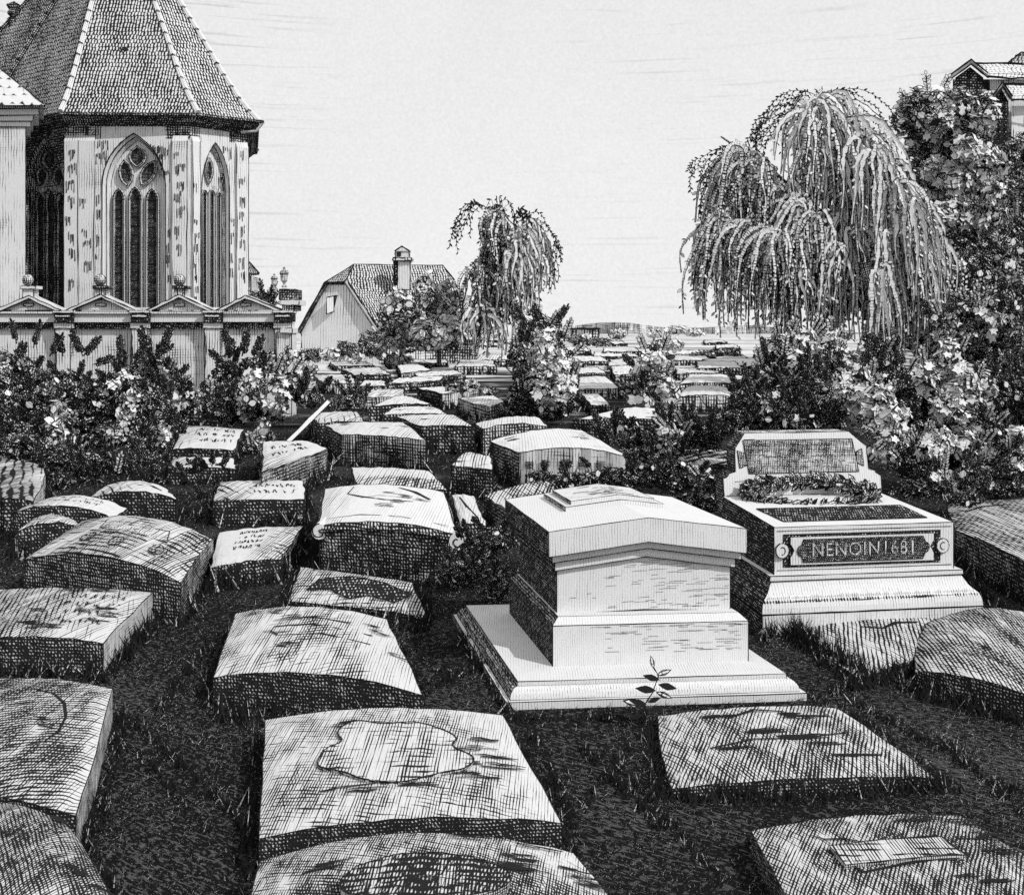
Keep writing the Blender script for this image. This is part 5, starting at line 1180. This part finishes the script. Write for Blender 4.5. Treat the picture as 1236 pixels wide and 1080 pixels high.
# trees by the house
plant('round_tree', 'bushy dark tree in front of the house roof, just right of the chimney', 'tree', 485, 64, clumps=[(480, 375, 64, 26, 28, .5, .42, 7), (495, 400, 63.5, 34, 24, .5, .42, 7), (468, 398, 64, 20, 22, .5, .42, 7), (455, 415, 63, 22, 14, .6, .3, 6)], trunk=[[(485, 440, 64, 3), (483, 380, 64, 2)]], group='trees beside the village house')
plant('round_tree', 'paler bushy tree between the house and the small willow', 'tree', 530, 62, clumps=[(518, 358, 62.5, 22, 24, .3, .6, 7), (538, 372, 62, 24, 30, .5, .42, 7), (527, 398, 61.5, 30, 24, .35, .6, 7), (550, 400, 61, 16, 26, .65, .3, 7), (510, 418, 61, 34, 10, .8, .1, 6)], trunk=[[(530, 440, 62, 3), (528, 375, 62, 2)]], group='trees beside the village house')
plant('hedge', 'low ragged hedge below the village house gable', 'hedge', 410, 60, clumps=[(380, 428, 60, 16, 7, .8, .3, 6), (400, 427, 60, 14, 8, .75, .5, 6), (416, 420, 60, 9, 12, .6, .6, 6), (434, 424, 60, 16, 11, .7, .4, 6), (452, 424, 60, 14, 10, .8, .2, 6), (475, 432, 60, 24, 7, .85, .1, 6), (360, 432, 60, 12, 6, .8, .2, 6)], mass='foliage')
for lb, c in (('lone low hedge bush on the pale far field', [(855, 428, 80, 22, 4, .9, .05, 5), (880, 427, 80, 16, 4, .9, .05, 5)]), ('pale far tree clump on the horizon at the centre right', [(815, 398, 300, 12, 5, .12, .8, 4), (838, 401, 300, 16, 3.5, .12, .8, 4), (790, 402, 300, 10, 2.5, .15, .8, 4)]), ('faint scrub clump near the distant building', [(745, 404, 200, 14, 3, .3, .5, 4), (700, 409, 160, 18, 5, .6, .3, 4), (722, 413, 120, 14, 4, .7, .2, 4)]), ('airy small bush on the far field', [(812, 416, 90, 12, 7, .25, .6, 5)])):
    plant('bush', lb, 'bush', c[0][0], c[0][2], clumps=c, mass='foliage')
# central shrub
plant('leafy_shrub', 'tall ragged shrub in the middle of the graveyard between the pale slabs', 'shrub', 650, 25,
      clumps=[(652, 402, 25, 26, 24, .72, .25, 9), (632, 432, 25, 22, 28, .9, .08, 9), (668, 430, 24.8, 26, 30, .25, .7, 9), (640, 470, 24.7, 28, 30, .9, .1, 9), (672, 470, 24.6, 26, 30, .4, .55, 9), (625, 488, 24.5, 22, 16, .9, .1, 8), (665, 498, 24.3, 30, 14, .85, .25, 8), (655, 450, 24.5, 13, 18, .05, 1, 9)],
      sprigs=[(655, 395, 25, -8, -24, 9, 9), (662, 395, 25, 12, -18, 9, 9, 0.0, True), (680, 410, 25, 8, -22, 8, 9, 0.0, True), (636, 400, 25, -14, -20, 8, 9), (690, 430, 25, 14, -14, 8, 9, .0, True)], trunk=[[(650, 512, 25, 4), (652, 420, 25, 2)]])
plant('round_bush', 'small scribbly bush in the distance right of the central shrub', 'bush', 785, 27, clumps=[(782, 450, 27, 22, 24, .62, .25, 7), (775, 475, 26.8, 28, 18, .75, .2, 7), (800, 470, 26.8, 22, 22, .3, .6, 7), (786, 432, 27, 16, 12, .4, .5, 7)], mass='foliage')
plant('dark_bush', 'dark low bush spilling over the domed slab at centre right', 'bush', 770, 16,
      clumps=[(770, 528, 16.5, 34, 18, .9, .08, 8), (735, 518, 17, 26, 12, .85, .1, 8), (800, 522, 16, 20, 20, .9, .1, 8), (832, 520, 16, 16, 20, .9, .1, 8), (812, 530, 15.7, 16, 18, .5, .55, 8), (800, 545, 15, 34, 8, .9, .05, 8), (760, 550, 15, 24, 12, .9, .1, 8), (855, 528, 16, 24, 16, .88, .1, 8)], sprigs=[(800, 512, 16, -2, -22, 8, 8), (832, 508, 16, 4, -20, 8, 8), (860, 514, 16, 8, -18, 8, 8)], mass='foliage')
plant('dark_bush', 'black ivy mound directly behind the lid of the pedestal tomb', 'bush', 760, 10.5,
      clumps=[(700, 582, 11.2, 30, 10, .95, .06, 7), (735, 574, 11.3, 32, 14, .95, .08, 8), (780, 572, 11, 34, 18, .95, .05, 8), (825, 578, 10.5, 36, 20, .95, .06, 8), (862, 588, 10, 26, 22, .95, .05, 8), (840, 610, 9.6, 36, 14, .95, .05, 8), (660, 576, 11.4, 20, 7, .9, .1, 7)], mass='foliage')
plant('dark_bush', 'black round bush between the scroll ended chest and the pedestal tomb', 'bush', 585, 8.4,
      clumps=[(580, 662, 8.5, 34, 20, .96, .0, 7), (560, 690, 8.2, 34, 20, .96, .0, 7), (600, 704, 8.0, 22, 22, .96, .0, 7), (592, 640, 8.8, 20, 8, .93, .0, 7)], mass='foliage')
# left thicket, in front of the wall
plant('thicket_shrub', 'leftmost dark shrub of the thicket, at the picture edge', 'shrub', 20, 22, clumps=[(5, 455, 23, 34, 30, .8, .06, 9), (30, 462, 22, 34, 34, .82, .10, 9), (10, 500, 21, 44, 40, .86, .10, 9), (40, 530, 20, 44, 26, .9, .12, 9), (0, 545, 19, 40, 20, .9, .05, 9)],
      sprigs=[(20, 415, 22, -6, -26, 9, 9), (40, 420, 22, 8, -30, 9, 9), (60, 430, 22, 14, -24, 9, 10)], group='shrubs of the left thicket', mass='foliage')
plant('thicket_shrub', 'dark shrub with a bright vertical spray of leaves, second from the left edge', 'shrub', 75, 21, clumps=[(80, 474, 22, 30, 28, .84, .06, 9), (100, 500, 21, 44, 44, .86, .06, 9), (70, 535, 20, 40, 24, .88, .12, 9), (62, 470, 20.4, 12, 14, .5, .6, 8), (72, 494, 20.2, 12, 16, .5, .6, 8), (70, 520, 20, 18, 14, .5, .6, 8), (82, 532, 19.9, 12, 12, .5, .6, 8)],
      sprigs=[(100, 430, 22, -12, -26, 10, 11), (100, 430, 22, 18, -20, 9, 11), (76, 430, 22, -6, -22, 9, 11), (112, 440, 22, 22, -8, 9, 10)], group='shrubs of the left thicket', mass='foliage')
plant('thicket_shrub', 'dark shrub with a pale diagonal branch, middle of the left thicket', 'shrub', 145, 21, clumps=[(150, 468, 22, 28, 24, .84, .06, 9), (145, 490, 21, 44, 40, .84, .08, 9), (180, 500, 21, 36, 40, .78, .12, 9), (140, 540, 20, 50, 28, .88, .08, 9), (190, 545, 20, 34, 24, .8, .12, 9), (155, 492, 20, 7, 12, .5, .6, 7), (148, 508, 20, 7, 12, .5, .6, 7), (162, 478, 20, 8, 8, .5, .6, 7), (140, 522, 19.9, 9, 9, .5, .6, 7)],
      sprigs=[(145, 440, 22, 0, -30, 11, 10), (160, 440, 22, 18, -26, 10, 11), (150, 545, 19.8, 16, -66, 12, 9, .0, True)], group='shrubs of the left thicket', mass='foliage')
plant('thicket_shrub', 'dark tall shrub reaching the wall cornice between the second and third pilaster', 'shrub', 190, 22, clumps=[(180, 440, 23, 20, 22, .85, .08, 9), (200, 462, 23, 18, 24, .62, .3, 9), (205, 490, 22, 30, 30, .7, .2, 9), (228, 482, 22, 16, 18, .5, .4, 9)],
      sprigs=[(175, 425, 22.5, -4, -26, 10, 11), (195, 425, 22.5, 10, -28, 10, 11), (185, 430, 22.5, 20, -12, 9, 10)], group='shrubs of the left thicket', mass='foliage')
plant('thicket_shrub', 'black leaved shrub in front of the fourth pediment, right end of the wall', 'shrub', 285, 21, clumps=[(275, 455, 22, 18, 26, .93, .05, 9), (302, 455, 22, 18, 22, .8, .2, 9), (285, 480, 21.5, 38, 30, .84, .1, 9), (320, 470, 21.5, 30, 28, .3, .6, 9), (315, 492, 21, 30, 18, .55, .35, 9), (260, 490, 21, 22, 20, .85, .1, 9)],
      sprigs=[(280, 430, 21.5, -8, -28, 11, 11), (292, 430, 21.5, 6, -26, 11, 11), (305, 435, 21.5, 10, -26, 10, 11), (270, 440, 21.5, -14, -14, 9, 10)], group='shrubs of the left thicket', mass='foliage')
plant('thicket_shrub', 'pale loose shrub at the right end of the left thicket', 'shrub', 345, 24, clumps=[(335, 460, 25, 22, 20, .35, .5, 8), (355, 465, 24.5, 26, 20, .4, .5, 8), (330, 480, 24, 30, 18, .5, .4, 8), (348, 432, 26, 10, 14, .3, .6, 8), (372, 480, 23.5, 26, 16, .6, .3, 8), (318, 520, 19.5, 12, 16, .1, .9, 8), (310, 545, 18.6, 26, 14, .8, .15, 8)], group='shrubs of the left thicket', mass='foliage')
plant('dark_bush', 'low dark bush among the slabs left of the scroll ended chest', 'bush', 240, 15, clumps=[(232, 590, 15, 18, 22, .9, .1, 9), (255, 612, 14, 24, 12, .9, .15, 9), (256, 575, 15.2, 14, 14, .7, .3, 9), (240, 580, 15.5, 30, 10, .92, .05, 9), (330, 580, 14.8, 16, 6, .9, .1, 8)], mass='foliage')
plant('thicket_shrub', 'low dark growth running from the thicket down to the left border gravestones', 'shrub', 70, 16,
      clumps=[(20, 540, 17, 44, 22, .88, .05, 9), (80, 560, 16.5, 40, 22, .86, .07, 9), (130, 565, 16, 34, 18, .88, .07, 9), (175, 560, 16.5, 30, 20, .84, .08, 9), (60, 585, 14.5, 26, 12, .9, .05, 9), (190, 585, 15, 20, 10, .9, .05, 9), (110, 582, 15, 24, 8, .93, .03, 9), (196, 530, 18, 14, 22, .8, .1, 9)],
      sprigs=[(140, 575, 15.5, 6, -26, 9, 9, .0, True), (90, 560, 15.5, -8, -30, 9, 9), (40, 560, 15.5, 6, -30, 9, 9), (170, 570, 15.5, -4, -30, 9, 9), (200, 560, 16, 6, -26, 9, 9)], group='shrubs of the left thicket', mass='foliage')
# dark young plant by the far slabs
plant('young_plant', 'dark spiky young plant standing among the far slabs on the left', 'plant', 425, 27, clumps=[(425, 485, 27, 20, 14, .9, .1, 7), (408, 488, 27, 16, 9, .85, .1, 7)], sprigs=[(425, 480, 27, -6, -28, 8, 8), (425, 480, 27, 10, -26, 8, 8), (422, 480, 27, -16, -18, 8, 8), (428, 482, 27, 16, -16, 7, 8)], mass='foliage')
plant('low_plant', 'tiny leafy tuft beside the small willow foot', 'plant', 565, 30, clumps=[(560, 466, 30, 8, 6, .7, .3, 6), (573, 464, 30, 6, 6, .2, .8, 6), (550, 469, 30, 9, 6, .85, .1, 6), (590, 472, 29, 10, 6, .6, .4, 6)], mass='foliage')
# wall plant on the end pier
plant('wall_plant', 'dark leafy plant growing behind the end of the pedimented wall', 'plant', 318, 28, clumps=[(318, 362, 28, 18, 10, .9, .1, 7), (304, 364, 28, 8, 6, .95, 0, 6), (330, 356, 28, 8, 10, .8, .2, 7)], sprigs=[(318, 358, 27.8, -4, -18, 8, 7), (326, 356, 27.8, 6, -16, 8, 7)], mass='foliage')
# shrubs behind the bench tomb
plant('leafy_shrub', 'dark upright shrub with pale tips at the left end of the bench tomb shrubs', 'shrub', 900, 14, clumps=[(905, 490, 14, 26, 34, .88, .06, 9), (925, 460, 14.4, 22, 30, .7, .25, 9), (890, 510, 13.5, 22, 18, .9, .05, 9), (945, 500, 13.6, 28, 28, .85, .1, 9), (940, 420, 15, 22, 22, .25, .6, 9)], sprigs=[(905, 470, 14, -8, -30, 10, 9), (925, 440, 14.2, -4, -28, 10, 9), (945, 440, 14.2, 4, -34, 10, 9, 0, True)], group='shrubs behind the bench tomb', mass='foliage')
plant('leafy_shrub', 'shrub with tall dark pointed shoots behind the backrest of the bench tomb', 'shrub', 980, 13.5, clumps=[(975, 470, 14, 30, 36, .8, .14, 9), (1000, 480, 13.6, 30, 34, .78, .2, 9), (980, 508, 13, 34, 14, .9, .05, 9), (985, 420, 15.5, 34, 24, .12, .8, 10), (1010, 430, 15.2, 26, 26, .3, .6, 10), (960, 440, 14.6, 20, 20, .3, .6, 9), (965, 415, 15, 22, 16, .05, .95, 10), (1020, 470, 13.4, 12, 22, .05, .9, 10)], sprigs=[(975, 465, 13.6, 0, -46, 13, 10), (996, 465, 13.6, 4, -48, 13, 10), (1012, 455, 13.6, 2, -30, 10, 10)], group='shrubs behind the bench tomb', mass='foliage')
plant('leafy_shrub', 'bright leaved shrub to the upper right of the bench tomb', 'shrub', 1060, 12.8, clumps=[(1045, 470, 13.4, 26, 30, .05, .95, 10), (1065, 500, 13.0, 30, 30, .15, .8, 10), (1040, 500, 13.2, 20, 24, .5, .4, 10), (1075, 540, 12.6, 24, 22, .25, .6, 10), (1060, 440, 14, 24, 24, .5, .4, 10), (1095, 520, 13, 22, 36, .92, .05, 9), (1085, 470, 13.6, 22, 30, .75, .2, 9)], sprigs=[(1050, 440, 13.6, -4, -36, 12, 10), (1062, 450, 13.6, 6, -34, 12, 10)], group='shrubs behind the bench tomb', mass='foliage')
plant('leafy_shrub', 'tall pale shrub in the dark gap right of the bright leaved shrub', 'shrub', 1155, 13, clumps=[(1140, 440, 14.5, 28, 30, .05, .9, 11), (1170, 475, 14, 28, 26, .1, .85, 11), (1150, 500, 13.6, 26, 28, .25, .6, 10), (1185, 520, 13.4, 22, 26, .5, .4, 10), (1170, 545, 13, 24, 20, .15, .8, 10), (1120, 500, 14, 26, 60, .88, .06, 9), (1150, 560, 12.6, 36, 22, .9, .08, 9), (1195, 500, 14, 26, 60, .85, .05, 9), (1120, 455, 13.8, 16, 16, .05, .9, 10), (1190, 560, 12.6, 14, 18, .05, .9, 10), (1135, 535, 12.6, 16, 16, .05, .9, 10)], group='shrubs behind the bench tomb', mass='foliage')
plant('leafy_shrub', 'low bush at the right back corner of the bench tomb', 'shrub', 1110, 11.5, clumps=[(1110, 560, 11.8, 32, 20, .85, .2, 9), (1145, 580, 11.3, 32, 18, .5, .45, 9), (1100, 590, 11.2, 36, 12, .95, .05, 8), (1180, 575, 11.3, 26, 16, .8, .2, 9), (1120, 540, 12.2, 16, 16, .1, .8, 9), (1165, 600, 10.8, 30, 8, .95, .05, 8)], sprigs=[(1140, 575, 11, 2, -28, 9, 10, 0, True)], group='shrubs behind the bench tomb', mass='foliage')
plant('leafy_shrub', 'dark shrub at the right border below the hillside', 'shrub', 1225, 11.8, clumps=[(1220, 560, 12, 26, 26, .85, .12, 10), (1232, 530, 12.4, 12, 18, .1, .9, 10), (1215, 590, 11.5, 30, 12, .95, .05, 9), (1240, 480, 14, 26, 50, .8, .05, 9)], group='shrubs behind the bench tomb', mass='foliage')
# right hand trees
plant('broadleaf_tree', 'broad tree with pale leaf clumps below the hilltop house', 'tree', 1150, 36,
      clumps=[(1105, 140, 36, 28, 26, .45, .25, 9), (1140, 135, 36, 34, 28, .2, .55, 10), (1165, 125, 36.5, 24, 20, .35, .5, 10), (1115, 175, 36, 30, 22, .6, .1, 9), (1150, 175, 35.5, 40, 22, .8, .1, 9), (1175, 160, 36, 26, 26, .3, .5, 10), (1160, 215, 35, 34, 24, .05, .9, 11), (1185, 200, 35, 26, 28, .1, .85, 11), (1130, 220, 35.5, 34, 30, .55, .2, 9), (1150, 262, 35, 36, 20, .1, .8, 11), (1185, 260, 35, 30, 22, .45, .4, 10), (1195, 235, 34.5, 16, 16, .1, .9, 11), (1168, 180, 34.5, 24, 18, .1, .9, 11), (1135, 150, 35, 18, 16, .1, .8, 10), (1125, 205, 35, 16, 12, .1, .8, 10), (1190, 140, 35, 14, 22, .1, .8, 10), (1125, 270, 35.5, 26, 30, .8, .08, 9), (1160, 300, 35.5, 46, 28, .86, .05, 9), (1200, 230, 36, 22, 60, .7, .1, 9)],
      sprigs=[(1100, 130, 36, -12, -18, 6, 10, .1, True), (1120, 115, 36, -2, -24, 6, 10, .1, True), (1135, 112, 36, 10, -18, 6, 10, .1, True)], trunk=[[(1160, 440, 36, 9), (1162, 330, 36, 6), (1150, 250, 36, 4), (1140, 160, 36, 2)], [(1160, 340, 35, 3), (1172, 300, 33, 1.5)]])
plant('broadleaf_tree', 'dense dark tree between the large willow and the hillside', 'tree', 1130, 33, clumps=[(1120, 330, 33, 30, 36, .78, .08, 9), (1160, 345, 33, 38, 34, .75, .1, 9), (1110, 380, 32, 26, 30, .6, .3, 9), (1128, 385, 30, 16, 22, .1, .8, 10), (1150, 325, 31, 16, 12, .1, .7, 9), (1200, 330, 33.5, 30, 46, .7, .06, 9), (1150, 415, 30, 50, 26, .8, .1, 9), (1200, 410, 30, 36, 36, .78, .05, 9)], trunk=[[(1130, 450, 33, 7), (1135, 340, 33, 4)]])
plant('leafy_shrub', 'rounded shrub with forked pale shoots in front of the dense dark tree', 'shrub', 1170, 28, clumps=[(1165, 375, 28, 40, 26, .42, .45, 9), (1200, 380, 28, 28, 28, .3, .4, 9), (1140, 390, 28, 24, 22, .5, .4, 9)], sprigs=[(1160, 368, 28, -14, -30, 7, 9, .0, True), (1163, 366, 28, 2, -36, 7, 9, .0, True), (1170, 366, 28, 12, -26, 7, 9, .0, True), (1190, 365, 28, 10, -16, 7, 9, .0, True)], mass='foliage')
plant('hill_tree', 'dark scrub tree on the slope at the far right edge', 'tree', 1225, 38, clumps=[(1228, 190, 40, 24, 26, .6, .15, 9), (1225, 240, 39, 34, 34, .62, .06, 9), (1232, 300, 38, 30, 40, .6, .05, 9), (1225, 370, 36, 34, 40, .62, .04, 9), (1235, 440, 34, 30, 44, .65, .03, 9)], trunk=[[(1225, 430, 38, 6), (1226, 230, 38, 3)]])

# seedling in front of the pedestal tomb
sd = empty('seedling', on(782, 868), 'single dark seedling with pointed leaves in front of the pedestal tomb plinth', 'plant')
ls = LeafSet(); dS = 5.75; mb = MB(); stp = [at(782, 868, dS), at(778, 850, dS), at(788, 835, dS), at(795, 815, dS), at(789, 805, dS)]; mb.line(stp, .005, sub=3); ls.raw(mb)
for (x, y, dx, dy, L_, tn) in ((789, 806, -3, -12, 17, .3), (792, 815, 16, -6, 20, .3), (795, 820, -15, -4, 22, .7), (795, 826, 18, 4, 24, .95), (790, 833, -18, -2, 26, .8), (792, 835, 16, 6, 22, .5), (780, 850, -16, -4, 22, .7), (781, 852, -26, -6, 30, .4), (783, 858, 14, -4, 20, .6), (780, 848, 16, -6, 18, .9), (776, 862, -14, 4, 18, .9)):
    s_ = dS / F; p = np.array(at(x + dx * .6, y + dy * .6, dS - .02)); T_ = norm(np.array([[dx, 0.2, -dy]], float)); B_ = norm(np.cross(T_, np.array([[.1, -1., .35]])))
    ls.add(p[None], T_, B_, L_ * s_, L_ * .36 * s_, [tn if tn < .6 else 1.0], ring=tn < .6, border=.26, shape=np.array([(0, -1), (.35, -.5), (.5, 0), (.3, .5), (0, 1), (-.3, .5), (-.5, 0), (-.35, -.5)], float))
ls.build('foliage', LEAF, parent=sd)

# leaning plank
mb = MB(); p0, p1 = np.array(at(352, 529, 18.0)), np.array(at(397, 484, 18.6)); d_ = norm((p1 - p0)[None])[0]; sd_ = norm(np.cross(d_, [0, 1, .0])[None])[0]
p0 = p0 - d_ * .25
w_ = .040; nn = np.array([0, .12, 0]); lo = [p0 - sd_ * w_, p0 + sd_ * w_, p1 + sd_ * w_, p1 - sd_ * w_]; hi = [p + nn for p in lo]
mb.poly(lo, .03, pitch=.04)
for k in range(4): j = (k + 1) % 4; mb.poly([lo[k], hi[k], hi[j], lo[j]], .7, pitch=.04)
mb.poly(hi[::-1], .6, pitch=.04); mb.line(lo, .012, closed=True, sub=5, wob=.006)
tag(obj('leaning_plank', mb, PALE, loc=tuple(p0)), 'narrow pale stone plank leaning diagonally among the shrubs', 'plank')

# ------------------------------------------------------------------ grass
ls = LeafSet(); N = 80000
px = np.random.uniform(-60, 1300, N); py = 478 + (1180 - 478) * np.random.rand(N) ** .85; d = F * H / (py - CY)
s = d / F; hgt = np.random.uniform(5, 13, N) * s * (0.6 + 60 / (py - 380)); hgt = np.minimum(hgt, .13)
C = np.stack([(px - CX) / F * d, d, hgt * .3], 1)
lean = np.stack([np.random.normal(.55, .6, N), np.random.normal(0, .5, N), np.ones(N) * .8], 1); T = norm(lean); Bv = norm(np.cross(T, np.array([[0, -1., 0]]) + np.random.normal(0, .5, (N, 3))))
tn = np.where(np.random.rand(N) < .10, .62, .96)
patch = np.sin(C[:, 0] * 3.1 + np.sin(C[:, 1] * 2.3) * 2) * np.sin(C[:, 1] * 2.7 + np.cos(C[:, 0] * 1.9) * 2); hgt = hgt * (1 + .55 * patch); C[:, 2] *= (1 + .55 * patch)
BL = np.array([(-.5, -1), (.5, -1), (0, 1)], float)
ls.add(C, T, Bv, hgt * 1.3, 1.15 * s, tn, ring=False, shape=BL)
# taller tufts along the stones' feet
CC = []; HH = []; SS = []
for c, h, s_, g_ in BASES:
    P = [np.array(p) for p in c]
    for a_, b_, k in ((P[0], P[1], 1.0), (P[1], P[2], .7), (P[3], P[0], .7)):
        L_ = np.linalg.norm(b_ - a_); n_ = int(L_ / (s_ * 1.9) * g_ * k)
        for _ in range(n_):
            t = rnd(); p = a_ + (b_ - a_) * t; o_ = (p - sum(P) / 4); o_[2] = 0; o_ /= np.linalg.norm(o_) + 1e-9; p = p + o_ * U(.02, .10); CC.append((p[0], p[1], 0)); HH.append(min(U(8, 30) * s_ * (1.5 if g_ > 1.3 else 1) * (1 + .7 * math.sin(p[0] * 9) * math.sin(p[1] * 7 + 1)) , (h + .07 if (g_ > 1.3 and k == 1.0) else h * .7 + .05))); SS.append(s_)
def tufts(x0, y0, x1, y1, n, hpx, spread=4):
    for _ in range(n):
        t = rnd(); cxp, cyp = x0 + (x1 - x0) * t, y0 + (y1 - y0) * t
        hp = hpx * U(.6, 1.3)
        for _ in range(random.randint(5, 12)):
            q = on(cxp + random.gauss(0, spread), cyp + random.gauss(0, spread * .4) + 2); CC.append((q[0], q[1], 0)); HH.append(hp * U(.5, 1.2) * q[1] / F); SS.append(q[1] / F)
for a_ in ((800, 952, 1135, 946, 60, 17), (800, 870, 806, 950, 25, 16), (940, 758, 1050, 822, 90, 30), (1030, 830, 1100, 815, 40, 26), (1110, 842, 1236, 872, 30, 18), (262, 700, 350, 692, 22, 30), (348, 746, 516, 760, 34, 18), (316, 1050, 690, 1040, 60, 34), (256, 868, 515, 880, 40, 24), (612, 868, 780, 866, 22, 14),
           (800, 956, 1135, 950, 60, 24), (1095, 830, 1236, 868, 40, 20), (0, 815, 130, 822, 20, 26), (560, 770, 612, 860, 26, 16), (190, 860, 250, 780, 20, 18), (160, 870, 300, 1000, 50, 16), (700, 900, 800, 1000, 40, 16), (1140, 900, 1236, 980, 30, 16), (130, 815, 190, 745, 24, 26), (190, 745, 260, 700, 24, 26), (30, 722, 200, 748, 20, 18), (386, 692, 550, 700, 26, 18), (920, 775, 940, 762, 8, 22), (690, 990, 760, 900, 16, 16), (150, 860, 120, 1010, 24, 20), (100, 1010, 140, 1080, 16, 20), (905, 1012, 985, 1140, 26, 20), (640, 880, 700, 1010, 30, 14), (516, 830, 600, 800, 18, 16), (1150, 690, 1236, 760, 24, 18),
           (160, 900, 300, 1060, 30, 12), (740, 920, 880, 1070, 34, 12), (1000, 830, 1236, 960, 40, 13), (380, 700, 560, 830, 20, 12), (210, 620, 400, 640, 20, 14)): tufts(*a_)
CC = np.array(CC); HH = np.array(HH); SS = np.array(SS); n_ = len(CC); CC[:, 2] = HH * .45
T = norm(np.stack([np.random.normal(0, .45, n_), np.random.normal(0, .3, n_), np.ones(n_)], 1)); Bv = norm(np.cross(T, np.array([[0, -1., 0]]) + np.random.normal(0, .4, (n_, 3))))
ls.add(CC, T, Bv, HH, SS * 2.4, np.where(np.random.rand(n_) < .10, .5, 1.0), ring=False, shape=BL)
tag(ls.build('grass', LEAF, loc=(0, 8, 0)), 'dark rough grass between the gravestones', 'grass', kind='stuff')
